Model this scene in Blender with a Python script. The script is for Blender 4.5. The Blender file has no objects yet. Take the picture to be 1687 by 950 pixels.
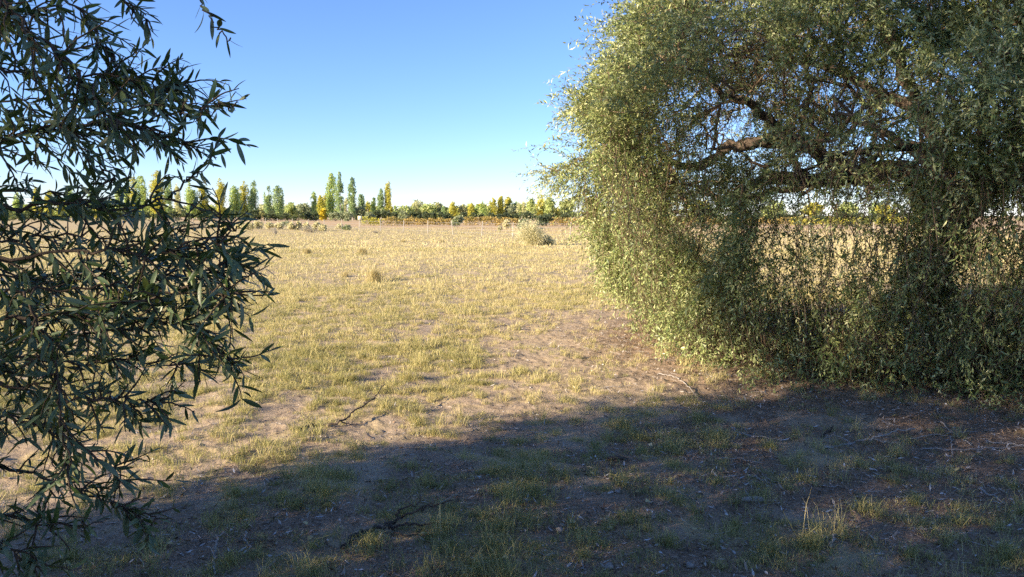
import bpy, math, random
import numpy as np
from mathutils import Vector, kdtree

R = math.radians
rng = np.random.default_rng(7)
random.seed(7)
C = bpy.context.scene.collection
S = bpy.context.scene

# ------------------------------------------------------------------ camera
CAM_H = 1.6
F_PX = 1205.0                      # focal length in pixels of the 1687 px wide photograph
PITCH = math.atan((475 - 355) / F_PX)
cam = bpy.data.cameras.new('camera'); camo = bpy.data.objects.new('camera', cam); C.objects.link(camo)
camo.location = (0, 0, CAM_H); camo.rotation_euler = (R(90) - PITCH, 0, 0)
cam.sensor_width = 36; cam.lens = 36 * F_PX / 1687; cam.clip_start = 0.05; cam.clip_end = 9000
S.camera = camo

# ------------------------------------------------------------------ light
SUN_EL = R(18.0)
SH = np.array([math.cos(R(29)), math.sin(R(29))])      # direction in which shadows fall
w = bpy.data.worlds.new("World"); S.world = w; w.use_nodes = True
wn = w.node_tree; bg = wn.nodes['Background']
sky = wn.nodes.new('ShaderNodeTexSky'); sky.sky_type = 'NISHITA'; sky.sun_disc = False
sky.sun_elevation = SUN_EL; sky.sun_rotation = math.atan2(-SH[0], -SH[1])
sky.air_density = 1.0; sky.dust_density = 0.05; sky.ozone_density = 6.0; sky.altitude = 700
wb = wn.nodes.new('ShaderNodeMix'); wb.data_type = 'RGBA'; wb.blend_type = 'MULTIPLY'; wb.inputs[0].default_value = 1; wb.inputs[7].default_value = (1.06, .925, 1, 1)
wn.links.new(sky.outputs[0], wb.inputs[6]); wn.links.new(wb.outputs[2], bg.inputs[0]); bg.inputs[1].default_value = 0.094
sl = bpy.data.lights.new('sun', 'SUN'); sl.energy = 5.0; sl.angle = R(0.53); sl.color = (1.0, 0.83, 0.60)
so = bpy.data.objects.new('sun', sl); C.objects.link(so)
sd = Vector((-SH[0] * math.cos(SUN_EL), -SH[1] * math.cos(SUN_EL), math.sin(SUN_EL)))
so.rotation_euler = sd.to_track_quat('Z', 'Y').to_euler(); so.location = (0, 0, 30)
S.view_settings.view_transform = 'Standard'; S.view_settings.look = 'None'
S.view_settings.exposure = 1.58; S.view_settings.gamma = 1
S.cycles.use_denoising = False; S.cycles.max_bounces = 6; S.cycles.transparent_max_bounces = 4

# ------------------------------------------------------------------ helpers
CP, SP = math.cos(PITCH), math.sin(PITCH)
def ray(px, py):
    u = (px - 843.5) / F_PX; v = (475 - py) / F_PX
    return np.array([u, CP + v * SP, -SP + v * CP])
def P(px, py, depth):
    """world point seen at photo pixel px,py whose forward (y) distance is depth"""
    r = ray(px, py); r = r / r[1]
    return np.array([0, 0, CAM_H]) + r * depth
def G(px, py, z=0.0):
    r = ray(px, py); t = (z - CAM_H) / r[2]
    return np.array([0, 0, CAM_H]) + r * t

def hash2(ix, iy, seed):
    h = (ix.astype(np.int64) * 374761393 + iy.astype(np.int64) * 668265263 + seed * 974634777) & 0xffffffff
    h = ((h ^ (h >> 13)) * 1274126177) & 0xffffffff
    h = (h ^ (h >> 16)) & 0xffffffff
    return h / 4294967295.0
def vnoise(x, y, seed=0):
    ix = np.floor(x); iy = np.floor(y); fx = x - ix; fy = y - iy
    fx = fx * fx * (3 - 2 * fx); fy = fy * fy * (3 - 2 * fy)
    a = hash2(ix, iy, seed); b = hash2(ix + 1, iy, seed); c = hash2(ix, iy + 1, seed); d = hash2(ix + 1, iy + 1, seed)
    return (a * (1 - fx) + b * fx) * (1 - fy) + (c * (1 - fx) + d * fx) * fy
def fbm(x, y, oct=4, seed=0):
    s = 0; a = 0.5; t = 0
    for o in range(oct):
        s = s + a * vnoise(x, y, seed + o * 17); t += a; a *= 0.5
        x = x * 2.03 + 11.3; y = y * 2.03 - 7.7
    return s / t
def sstep(a, b, x):
    t = np.clip((x - a) / (b - a), 0, 1); return t * t * (3 - 2 * t)

def norm(v):
    return v / np.maximum(np.linalg.norm(v, axis=-1, keepdims=True), 1e-9)

class Geo:
    def __init__(s): s.v = []; s.f = {}; s.r = []; s.n = 0
    def add(s, verts, faces, rnd):
        verts = np.asarray(verts, dtype=np.float32).reshape(-1, 3); faces = np.asarray(faces, dtype=np.int32)
        rnd = np.broadcast_to(np.asarray(rnd, dtype=np.float32), (len(verts),))
        s.v.append(verts); s.r.append(rnd); k = faces.shape[1]
        s.f.setdefault(k, []).append(faces + s.n); s.n += len(verts)
    def build(s, name, mat, parent=None, smooth=False, loc=None):
        V = np.concatenate(s.v); me = bpy.data.meshes.new(name)
        if loc is not None: V = V - np.asarray(loc, dtype=np.float32)
        tot = []; idx = []
        for k, fl in s.f.items():
            a = np.concatenate(fl); idx.append(a.ravel()); tot.append(np.full(len(a), k, np.int32))
        idx = np.concatenate(idx); tot = np.concatenate(tot)
        st = np.concatenate([[0], np.cumsum(tot)[:-1]]).astype(np.int32)
        me.vertices.add(len(V)); me.vertices.foreach_set('co', V.ravel())
        me.loops.add(len(idx)); me.loops.foreach_set('vertex_index', idx)
        me.polygons.add(len(tot)); me.polygons.foreach_set('loop_start', st)
        try: me.polygons.foreach_set('loop_total', tot)
        except Exception: pass
        at = me.attributes.new('rnd', 'FLOAT', 'POINT'); at.data.foreach_set('value', np.concatenate(s.r).astype(np.float32))
        if smooth: me.polygons.foreach_set('use_smooth', np.ones(len(tot), bool))
        me.update(calc_edges=True); me.materials.append(mat)
        o = bpy.data.objects.new(name, me); C.objects.link(o)
        if loc is not None: o.location = loc
        if parent is not None: o.parent = parent
        return o

def frames(D, roll):
    up = np.zeros_like(D); up[:, 2] = 1
    bad = np.abs(D[:, 2]) > 0.95; up[bad] = (1, 0, 0)
    X = norm(np.cross(D, up)); Y = np.cross(X, D)
    c = np.cos(roll)[:, None]; s = np.sin(roll)[:, None]
    return X * c + Y * s, -X * s + Y * c

def add_leaves(g, Pb, D, roll, L, W, rnd, detail=0, curl=0.0):
    """leaf blades from base Pb along D. detail 0: a kite; 1: folded kite; 2: full outline"""
    n = len(Pb)
    if n == 0: return
    D = norm(D); X, N = frames(D, roll)
    if detail == 0: t = [(0, 0, 0), (.42, .5, 0), (1, 0, 0), (.42, -.5, 0)]; f = [[0, 1, 2, 3]]
    elif detail == 1: t = [(0, 0, 0), (.3, .42, .06), (.68, .4, .04), (1, 0, -.06), (.68, -.4, .04), (.3, -.42, .06), (.48, 0, 0)]; f = [[0, 6, 2, 1], [6, 3, 2, 2], [0, 5, 4, 6], [6, 4, 3, 3]]
    else:
        us = [0, .05, .16, .3, .46, .62, .78, .91, 1]; ws = [.04, .09, .3, .45, .5, .47, .36, .18, .01]
        t = []; f = []
        for u, ww in zip(us, ws): t += [(u, ww, .1 * ww), (u, 0, 0), (u, -ww, .1 * ww)]
        for i in range(len(us) - 1):
            a = i * 3; f += [[a, a + 1, a + 4, a + 3], [a + 1, a + 2, a + 5, a + 4]]
    t = np.array(t, float); L = np.broadcast_to(L, (n,)); W = np.broadcast_to(W, (n,)); curl = np.broadcast_to(curl, (n,))
    u = t[:, 0][None, :]; cz = -curl[:, None] * (u ** 2) * L[:, None]
    V = Pb[:, None, :] + D[:, None, :] * (u * L[:, None] * (1 - .3 * np.abs(curl[:, None]) * u))[..., None] \
        + X[:, None, :] * (t[:, 1][None, :] * W[:, None])[..., None] \
        + N[:, None, :] * (t[:, 2][None, :] * W[:, None] * 2.5 + cz)[..., None]
    k = len(t)
    if detail == 1:
        q = np.array([[0, 6, 2, 1], [6, 3, 2, 2]])
        F4 = np.array([[0, 6, 2, 1], [0, 5, 4, 6]]); F3 = np.array([[6, 3, 2], [6, 4, 3]])
        base = (np.arange(n) * k)[:, None, None]
        n0 = g.n; g.add(V, (F4[None] + base).reshape(-1, 4), np.repeat(rnd, k))
        g.f.setdefault(3, []).append((F3[None] + base).reshape(-1, 3).astype(np.int32) + n0)
    else:
        F = np.array(f); g.add(V, (F[None] + (np.arange(n) * k)[:, None, None]).reshape(-1, F.shape[1]), np.repeat(rnd, k))

def add_segs(g, A, B, ra, rb, rnd, sides=3):
    """tapered prisms A->B"""
    n = len(A)
    if n == 0: return
    D = norm(B - A); X, Y = frames(D, np.zeros(n))
    an = np.arange(sides) * 2 * math.pi / sides
    off = X[:, None, :] * np.cos(an)[None, :, None] + Y[:, None, :] * np.sin(an)[None, :, None]
    ra = np.broadcast_to(ra, (n,)); rb = np.broadcast_to(rb, (n,))
    V = np.concatenate([A[:, None] + off * ra[:, None, None], B[:, None] + off * rb[:, None, None]], 1)
    F = np.array([[i, (i + 1) % sides, sides + (i + 1) % sides, sides + i] for i in range(sides)])
    g.add(V, (F[None] + (np.arange(n) * 2 * sides)[:, None, None]).reshape(-1, 4), np.repeat(np.broadcast_to(rnd, (n,)), 2 * sides))

def add_tube(g, pts, rad, sides=8, rnd=0.5, rough=0.0, cap=True):
    pts = np.asarray(pts, float); n = len(pts); rad = np.broadcast_to(rad, (n,)).astype(float)
    T = np.gradient(pts, axis=0); T = norm(T)
    ref = np.array([0.3, 0.2, 1.0]) if abs(T[0][2]) < .9 else np.array([1.0, .2, 0])
    V = []; X = norm(np.cross(T[0], ref))
    for i in range(n):
        X = norm(X - T[i] * np.dot(X, T[i])); Y = np.cross(T[i], X)
        for k in range(sides):
            a = 2 * math.pi * k / sides
            rr = rad[i] * (1 + rough * (rng.random() - .5) * 2)
            V.append(pts[i] + (X * math.cos(a) + Y * math.sin(a)) * rr)
    F = [[i * sides + k, i * sides + (k + 1) % sides, (i + 1) * sides + (k + 1) % sides, (i + 1) * sides + k] for i in range(n - 1) for k in range(sides)]
    g.add(V, F, rnd)
    if cap:
        n0 = g.n; g.add([V[k] for k in range(sides)], [list(range(sides))[::-1]], rnd)
        g.add(V[-sides:], [list(range(sides))], rnd)

def smooth_path(ctrl, per=6, jit=0.0):
    c = np.asarray(ctrl, float); n = len(c); out = []
    cc = np.vstack([2 * c[0] - c[1], c, 2 * c[-1] - c[-2]])
    for i in range(n - 1):
        p0, p1, p2, p3 = cc[i], cc[i + 1], cc[i + 2], cc[i + 3]
        for k in range(per):
            t = k / per
            out.append(.5 * ((2 * p1) + (-p0 + p2) * t + (2 * p0 - 5 * p1 + 4 * p2 - p3) * t * t + (-p0 + 3 * p1 - 3 * p2 + p3) * t ** 3))
    out.append(c[-1]); out = np.array(out)
    if jit: out[1:-1] += rng.normal(0, jit, out[1:-1].shape)
    return out

def tag(o, label=None, cat=None, group=None, kind=None):
    if label: o['label'] = label
    if cat: o['category'] = cat
    if group: o['group'] = group
    if kind: o['kind'] = kind
    return o
def empty(name, loc, label, cat, group=None):
    o = bpy.data.objects.new(name, None); C.objects.link(o); o.location = loc; o.empty_display_size = .2
    bpy.context.view_layer.update()
    return tag(o, label, cat, group)
def child(g, name, mat, root, smooth=False):
    return g.build(name, mat, root, smooth, None) if False else _child(g, name, mat, root, smooth)
def _child(g, name, mat, root, smooth):
    o = g.build(name, mat, None, smooth, tuple(root.location)); o.location = (0, 0, 0); o.parent = root; return o

# ------------------------------------------------------------------ materials
def newmat(name):
    m = bpy.data.materials.new(name); m.use_nodes = True; nt = m.node_tree
    return m, nt, nt.nodes['Principled BSDF'], nt.nodes['Material Output']
def ramp(nt, stops, fac):
    r = nt.nodes.new('ShaderNodeValToRGB'); e = r.color_ramp.elements
    while len(e) < len(stops): e.new(0.5)
    for k, (p, c) in enumerate(stops): e[k].position = p; e[k].color = (*c, 1)
    nt.links.new(fac, r.inputs[0]); return r.outputs[0]
def mix(nt, fac, a, b, mode='MIX'):
    m = nt.nodes.new('ShaderNodeMix'); m.data_type = 'RGBA'; m.blend_type = mode
    for s, v in ((m.inputs[0], fac), (m.inputs[6], a), (m.inputs[7], b)):
        if hasattr(v, 'node'): nt.links.new(v, s)
        elif isinstance(v, tuple): s.default_value = (*v, 1)
        else: s.default_value = v
    return m.outputs[2]
def attr(nt, name):
    a = nt.nodes.new('ShaderNodeAttribute'); a.attribute_name = name; return a.outputs['Fac']
def noise(nt, scale, detail=6, rough=.6, vec=None, out='Fac'):
    n = nt.nodes.new('ShaderNodeTexNoise'); n.inputs['Scale'].default_value = scale; n.inputs['Detail'].default_value = detail
    n.inputs['Roughness'].default_value = rough
    if vec is not None: nt.links.new(vec, n.inputs['Vector'])
    return n.outputs[out]
def bump(nt, h, strength, dist, bsdf, prev=None):
    b = nt.nodes.new('ShaderNodeBump'); b.inputs['Strength'].default_value = strength; b.inputs['Distance'].default_value = dist
    nt.links.new(h, b.inputs['Height'])
    if prev is not None: nt.links.new(prev, b.inputs['Normal'])
    nt.links.new(b.outputs[0], bsdf.inputs['Normal']); return b.outputs[0]

def leaf_mat(name, stops, under=None, trans=.25, rough=.55, spec=.35):
    m, nt, b, out = newmat(name)
    c = ramp(nt, stops, attr(nt, 'rnd'))
    if under:
        g = nt.nodes.new('ShaderNodeNewGeometry')
        c = mix(nt, g.outputs['Backfacing'], c, mix(nt, .5, c, under))
    nt.links.new(c, b.inputs['Base Color']); b.inputs['Roughness'].default_value = rough
    b.inputs['Specular IOR Level'].default_value = spec
    t = nt.nodes.new('ShaderNodeBsdfTranslucent'); nt.links.new(mix(nt, .5, c, (.22, .26, .03)), t.inputs[0])
    ms = nt.nodes.new('ShaderNodeMixShader'); ms.inputs[0].default_value = trans
    nt.links.new(b.outputs[0], ms.inputs[1]); nt.links.new(t.outputs[0], ms.inputs[2]); nt.links.new(ms.outputs[0], out.inputs[0])
    return m
def bark_mat(name, a, b_, scale=25, bs=.6):
    m, nt, b, out = newmat(name)
    tc = nt.nodes.new('ShaderNodeTexCoord')
    n1 = noise(nt, scale, 8, .65, tc.outputs['Object'])
    c = ramp(nt, [(.3, a), (.7, b_)], n1); nt.links.new(c, b.inputs['Base Color']); b.inputs['Roughness'].default_value = .9
    b.inputs['Specular IOR Level'].default_value = .2
    bump(nt, n1, bs, .02, b); return m

M = {}
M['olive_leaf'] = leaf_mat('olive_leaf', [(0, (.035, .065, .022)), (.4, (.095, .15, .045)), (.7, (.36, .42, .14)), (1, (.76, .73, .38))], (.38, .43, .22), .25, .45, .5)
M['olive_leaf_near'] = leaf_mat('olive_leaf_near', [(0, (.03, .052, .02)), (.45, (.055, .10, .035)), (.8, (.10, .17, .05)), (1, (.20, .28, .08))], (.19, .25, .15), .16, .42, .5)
M['olive_bark'] = bark_mat('olive_bark', (.05, .038, .03), (.17, .13, .10), 30, .9)
M['twig_bark'] = bark_mat('twig_bark', (.11, .075, .05), (.26, .19, .13), 40, .2)
M['grass'] = leaf_mat('grass', [(0, (.15, .17, .07)), (.3, (.29, .29, .11)), (.5, (.48, .43, .18)), (.75, (.62, .52, .25)), (1, (.72, .62, .36))], None, .3, .6, .2)
M['dry_tuft'] = leaf_mat('dry_tuft', [(0, (.25, .20, .09)), (.4, (.45, .37, .17)), (1, (.65, .54, .30))], None, .25, .6, .2)
M['litter'] = leaf_mat('litter', [(0, (.07, .045, .03)), (.3, (.16, .11, .07)), (.5, (.28, .18, .11)), (.7, (.38, .33, .28)), (1, (.68, .66, .64))], None, .05, .6, .3)
M['fallen_leaf'] = leaf_mat('fallen_leaf', [(0, (.42, .26, .10)), (.5, (.62, .48, .20)), (1, (.68, .60, .36))], None, .15)
M['dead_wood'] = bark_mat('dead_wood', (.22, .19, .165), (.46, .42, .38), 60, .5)
M['dark_wood'] = bark_mat('dark_wood', (.045, .036, .030), (.12, .095, .08), 60, .5)
M['stone'] = bark_mat('stone', (.22, .19, .16), (.36, .32, .28), 30, .4)
M['post_wood'] = bark_mat('post_wood', (.30, .27, .23), (.50, .46, .40), 15, .3)
M['wire'], _nt, _b, _o = newmat('wire'); _b.inputs['Base Color'].default_value = (.45, .45, .44, 1); _b.inputs['Metallic'].default_value = .6; _b.inputs['Roughness'].default_value = .5
M['pale_bark'] = bark_mat('pale_bark', (.28, .25, .20), (.48, .44, .36), 3, .3)
M['brown_bark'] = bark_mat('brown_bark', (.10, .08, .06), (.2, .16, .12), 3, .3)
def far_leaf(name, a, b, c): return leaf_mat(name, [(0, a), (.5, b), (1, c)], None, .42, .7, .2)
M['pop_green'] = far_leaf('pop_green', (0.192, 0.300, 0.110), (0.410, 0.547, 0.178), (0.800, 0.800, 0.300))
M['pop_dark'] = far_leaf('pop_dark', (0.143, 0.242, 0.143), (0.273, 0.385, 0.192), (0.608, 0.705, 0.273))
M['pop_yellow'] = far_leaf('pop_yellow', (0.285, 0.313, 0.071), (0.542, 0.513, 0.099), (0.800, 0.685, 0.129))
M['pop_pale'] = far_leaf('pop_pale', (0.335, 0.352, 0.184), (0.569, 0.569, 0.301), (0.800, 0.771, 0.436))
M['broad_green'] = far_leaf('broad_green', (0.233, 0.311, 0.130), (0.492, 0.570, 0.208), (0.800, 0.800, 0.362))
M['gold'] = far_leaf('gold', (0.441, 0.336, 0.032), (0.693, 0.525, 0.042), (0.819, 0.651, 0.084))
M['orange'] = far_leaf('orange', (.30, .25, .08), (.52, .38, .13), (.68, .50, .20))
M['hedge'] = far_leaf('hedge', (0.045, 0.063, 0.045), (0.076, 0.101, 0.063), (0.164, 0.197, 0.101))
M['greygreen'] = far_leaf('greygreen', (0.156, 0.195, 0.117), (0.312, 0.351, 0.215), (0.527, 0.546, 0.332))
M['salt'] = far_leaf('salt', (.46, .43, .25), (.70, .64, .38), (.85, .78, .52)) # (0.351, 0.365, 0.189), (0.581, 0.567, 0.297), (0.810, 0.756, 0.432))
M['dry_shrub'] = far_leaf('dry_shrub', (0.260, 0.221, 0.182), (0.416, 0.351, 0.286), (0.546, 0.468, 0.390))

# ground
M['ground'], nt, b, out = newmat('ground')
tc = nt.nodes.new('ShaderNodeTexCoord'); ob = tc.outputs['Object']
n1 = noise(nt, .9, 8, .62, ob); n2 = noise(nt, 9, 8, .7, ob); n3 = noise(nt, 70, 4, .7, ob)
soil = ramp(nt, [(.25, (.31, .23, .145)), (.5, (.44, .345, .22)), (.75, (.55, .45, .30))], n1)
soil = mix(nt, .55, soil, ramp(nt, [(.3, (.20, .14, .09)), (.52, (.42, .32, .22)), (.72, (.58, .46, .33))], n2))
soil = mix(nt, .35, soil, ramp(nt, [(.35, (.10, .07, .05)), (.55, (.36, .28, .21)), (.7, (.52, .43, .34))], n3))
straw = ramp(nt, [(.3, (.34, .26, .11)), (.5, (.52, .41, .18)), (.7, (.64, .52, .26))], n3)
c = mix(nt, attr(nt, 'cover'), soil, mix(nt, .35, straw, soil))
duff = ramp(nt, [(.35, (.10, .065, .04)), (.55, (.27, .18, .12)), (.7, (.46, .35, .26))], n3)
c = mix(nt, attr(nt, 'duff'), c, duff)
red = ramp(nt, [(.3, (.42, .27, .13)), (.7, (.60, .43, .24))], n1)
c = mix(nt, attr(nt, 'red'), c, red)
nt.links.new(c, b.inputs['Base Color']); b.inputs['Roughness'].default_value = .95; b.inputs['Specular IOR Level'].default_value = .15
pb = bump(nt, n2, .5, .04, b); bump(nt, n3, .6, .012, b, pb)

# ------------------------------------------------------------------ ground
TREE_R = np.array([4.7, 9.0])
def bare(x, y):
    """0..1: 1 = bare soil"""
    d = np.hypot(x, y)
    tr = np.hypot(x - TREE_R[0], y - TREE_R[1])
    b = sstep(5.6, 4.0, tr + 1.2 * (fbm(x * .8, y * .8, 3, 5) - .5)) * .9        # under the right tree
    # trodden strip running between the tree and the shade edge
    nn = -x * .5 + y * .866
    b = np.maximum(b, sstep(.75, .25, np.abs(nn - 5.35 + .5 * (fbm(x * .7, y * .7, 3, 9) - .5))) * sstep(3.2, 1.8, x) * .5)
    b = np.maximum(b, sstep(1.5, .3, np.abs(x - 2.0 - (y - 9) * .12)) * sstep(6, 8, y) * sstep(19, 10, y) * .8)
    b = np.maximum(b, sstep(-1.2, -2.6, x) * sstep(8.5, 5.5, y) * .3)
    return b
def grassy(x, y):
    d = np.hypot(x, y)
    k = fbm(x * 1.5, y * 1.5, 4, 3) * .5 + fbm(x * .45 + 4, y * .45, 3, 21) * .25 + fbm(x * 5.5, y * 5.5, 2, 23) * .25
    nn = -x * .5 + y * .866
    g = sstep(.36, .50, fbm(x * 6.2, y * 6.2, 2, 29) + .06 * sstep(20, 45, d)) * sstep(.455, .535, k + .10 * sstep(5, 18, d) + .15 * sstep(16, 40, d) - .03 * sstep(5.3, 4.7, nn))
    g = np.maximum(g, sstep(.50, .60, fbm(x * 6.5, y * 6.5, 2, 27)) * .85)
    return g * (1 - bare(x, y))
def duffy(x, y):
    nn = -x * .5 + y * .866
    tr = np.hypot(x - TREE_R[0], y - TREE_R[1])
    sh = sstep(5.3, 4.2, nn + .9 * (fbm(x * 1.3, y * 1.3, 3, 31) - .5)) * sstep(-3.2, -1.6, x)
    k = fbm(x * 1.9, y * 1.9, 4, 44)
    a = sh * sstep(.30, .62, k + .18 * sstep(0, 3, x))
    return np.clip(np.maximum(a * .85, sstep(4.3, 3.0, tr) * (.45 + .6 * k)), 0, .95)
def height(x, y):
    d = np.hypot(x, y)
    near = sstep(60, 15, d)
    h = (fbm(x * .35, y * .35, 3, 71) - .5) * .16 * near * sstep(2, 6, d)
    h = h + (fbm(x * 3.1, y * 3.1, 4, 72) - .5) * .05 * near
    nr_ = sstep(22, 9, d); bb = bare(x, y)
    h = h + (fbm(x * 13, y * 13, 3, 73) - .5) * .017 * near * (.7 + .7 * bb)
    h = h + sstep(.55, .8, fbm(x * 21, y * 21, 2, 75)) * .008 * nr_ * (.5 + bb)
    tr = np.hypot(x - TREE_R[0] - .6, y - TREE_R[1])
    h = h + .16 * np.exp(-(tr / 2.4) ** 2)
    return h
ang_f = np.arange(-42, 42, .17); ang_c = np.arange(42, 318, 3.0)
ang = np.radians(np.concatenate([ang_f, ang_c]))
rr = [0.25]
while rr[-1] < 2.4: rr.append(rr[-1] + .25)
while rr[-1] < 26: rr.append(rr[-1] * 1.0042)
while rr[-1] < 6000: rr.append(rr[-1] * 1.025)
rr = np.array(rr); nr, na = len(rr), len(ang)
gx = rr[:, None] * np.sin(ang)[None]; gy = rr[:, None] * np.cos(ang)[None]
gz = height(gx, gy)
V = np.stack([gx, gy, gz], -1).reshape(-1, 3)
i = np.arange(nr - 1)[:, None]; j = np.arange(na)[None]; j2 = (j + 1) % na
F = np.stack([i * na + j, i * na + j2, (i + 1) * na + j2, (i + 1) * na + j], -1).reshape(-1, 4)[:, ::-1]
gg = Geo(); gg.add(V, F, .5)
n0 = gg.n; gg.f.setdefault(na, [])
ring = V[:na]; gg.add(ring, [list(range(na))[::-1]], .5)
ground = gg.build('ground', M['ground'], smooth=True); tag(ground, kind='structure')
AX = np.concatenate([V, ring])
def vattr(o, name, val):
    a = o.data.attributes.new(name, 'FLOAT', 'POINT'); a.data.foreach_set('value', val.astype(np.float32))
dd = np.hypot(AX[:, 0], AX[:, 1])
vattr(ground, 'cover', np.maximum(grassy(AX[:, 0], AX[:, 1]) * .8, sstep(12, 45, dd) * .9))
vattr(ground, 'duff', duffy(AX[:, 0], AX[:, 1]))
# reddish bare strip behind the fence line
FA, FB = np.array([0.1, 55.0]), np.array([-27.5, 95.0])
def behind_fence(x, y):
    t = FB - FA; nn = np.array([-t[1], t[0]]); nn = -nn / np.linalg.norm(nn)
    a = (x - FA[0]) * nn[0] + (y - FA[1]) * nn[1]
    b2 = y - 55 + .15 * x
    return np.minimum(a, b2 + 0 * a) if False else np.where(x > 0, b2 * .95, a)
bf = behind_fence(AX[:, 0], AX[:, 1])
vattr(ground, 'red', sstep(6, 16, bf + 5 * (fbm(AX[:, 0] * .15, AX[:, 1] * .15, 3, 55) - .5)) * .8)

def ground_pts(n, r0, r1, half=40, power=1.0):
    """random points in the wedge in front of the camera, uniform per area when power=1"""
    a = np.radians(rng.uniform(-half, half, n)); u = rng.random(n)
    if power == 1: r = np.sqrt(r0 ** 2 + u * (r1 ** 2 - r0 ** 2))
    else: r = r0 * (r1 / r0) ** u
    return r * np.sin(a), r * np.cos(a)

# ------------------------------------------------------------------ grass
def blades(g, x, y, z, hgt, lean, wid, rnd):
    """curved two-segment blades rooted at x,y,z"""
    n = len(x); a = rng.uniform(0, 2 * math.pi, n)
    d = np.stack([np.cos(a), np.sin(a)], -1); face = rng.uniform(0, math.pi, n)
    s = np.stack([np.cos(face), np.sin(face)], -1)
    p0 = np.stack([x, y, z - .004], -1); lean = lean[:, None]; h = hgt[:, None]
    p1 = p0 + np.concatenate([d * lean * .35 * h, h * .62], 1)
    p2 = p0 + np.concatenate([d * lean * 1.05 * h, h * (1 - .25 * lean)], 1)
    sw = np.concatenate([s * wid[:, None] * .5, np.zeros((n, 1))], 1)
    V = np.stack([p0 - sw, p0 + sw, p1 + sw * .8, p1 - sw * .8, p2], 1)
    o = (np.arange(n) * 5)[:, None]
    n0 = g.n; g.add(V, o + np.array([[0, 1, 2, 3]]), np.repeat(rnd, 5))
    g.f.setdefault(3, []).append((o + np.array([[3, 2, 4]])).astype(np.int32) + n0)

grass = Geo()
def sow(ntry, r0, r1, per, tr_, hgt, wid, power=1, hv=.5, thin=1.0):
    x, y = ground_pts(ntry, r0, r1, 41, power)
    keep = rng.random(ntry) < grassy(x, y) * thin + .02
    x, y = x[keep], y[keep]; n = len(x)
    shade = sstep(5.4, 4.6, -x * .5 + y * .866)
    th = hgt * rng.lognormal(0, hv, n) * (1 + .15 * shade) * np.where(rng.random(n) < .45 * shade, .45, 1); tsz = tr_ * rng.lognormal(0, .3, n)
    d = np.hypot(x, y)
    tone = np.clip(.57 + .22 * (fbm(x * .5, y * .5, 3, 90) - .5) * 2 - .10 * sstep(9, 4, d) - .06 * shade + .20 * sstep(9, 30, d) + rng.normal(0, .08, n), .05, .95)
    X = np.repeat(x, per); Y = np.repeat(y, per); k = len(X)
    X = X + rng.normal(0, 1, k) * np.repeat(tsz, per); Y = Y + rng.normal(0, 1, k) * np.repeat(tsz, per)
    H = np.repeat(th, per) * rng.uniform(.35, 1.15, k)
    rn = np.clip(np.repeat(tone, per) + rng.normal(0, .17, k), 0, 1)
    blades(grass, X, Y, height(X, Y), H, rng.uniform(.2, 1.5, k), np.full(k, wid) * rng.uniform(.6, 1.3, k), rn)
sow(10500, 2.3, 9, 50, .030, .055, .0026)
sow(17000, 7, 17, 36, .042, .062, .0042)
sow(20000, 15, 36, 18, .075, .07, .009)
sow(26000, 33, 100, 9, .17, .08, .022, 0)
# fuller greener clumps in the shade at the front
for (px, py, hh, nn_, sp) in [(880, 820, .12, 420, .13), (740, 880, .10, 380, .13), (830, 880, .11, 380, .12), (660, 850, .09, 260, .13), (930, 790, .10, 200, .1), (780, 940, .1, 260, .1),
        (1030, 700, .12, 260, .10), (1150, 690, .13, 260, .10), (1080, 660, .09, 200, .12), (1110, 770, .09, 160, .09), (1180, 800, .09, 160, .08), (1420, 840, .13, 170, .08),
        (1270, 910, .12, 220, .07), (1340, 905, .12, 260, .07), (1510, 830, .11, 120, .06), (1500, 920, .11, 150, .06), (1660, 920, .14, 320, .1), (1270, 735, .09, 160, .07),
        (1320, 790, .09, 120, .06), (1100, 900, .12, 160, .05), (390, 815, .09, 150, .05), (400, 850, .09, 140, .05), (570, 790, .10, 160, .09), (500, 830, .08, 120, .1),
        (120, 920, .10, 140, .06), (380, 930, .12, 200, .07), (930, 655, .09, 200, .09), (680, 770, .09, 160, .1), (820, 740, .08, 140, .1), (250, 900, .08, 90, .06), (1670, 800, .10, 120, .08),
        (1210, 830, .08, 120, .06), (1650, 870, .08, 100, .07), (960, 920, .07, 110, .07), (1400, 690, .08, 60, .05), (860, 770, .08, 160, .09), (600, 900, .09, 180, .1)]:
    p = G(px, py); k = nn_; a = rng.uniform(0, 6.283, k); q = np.abs(rng.normal(0, sp, k))
    X = p[0] + np.cos(a) * q; Y = p[1] + np.sin(a) * q
    blades(grass, X, Y, height(X, Y), hh * rng.uniform(.35, 1.1, k) * np.exp(-q / sp * .35), rng.uniform(.15, 1.2, k), rng.uniform(.0018, .0036, k), np.clip(rng.normal(.38, .2, k), 0, 1))
# a fringe of long thin shade grass
go = grass.build('field_grass', M['grass']); tag(go, 'short yellowing tufted grass over the dry field', 'grass', kind='stuff')

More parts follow.
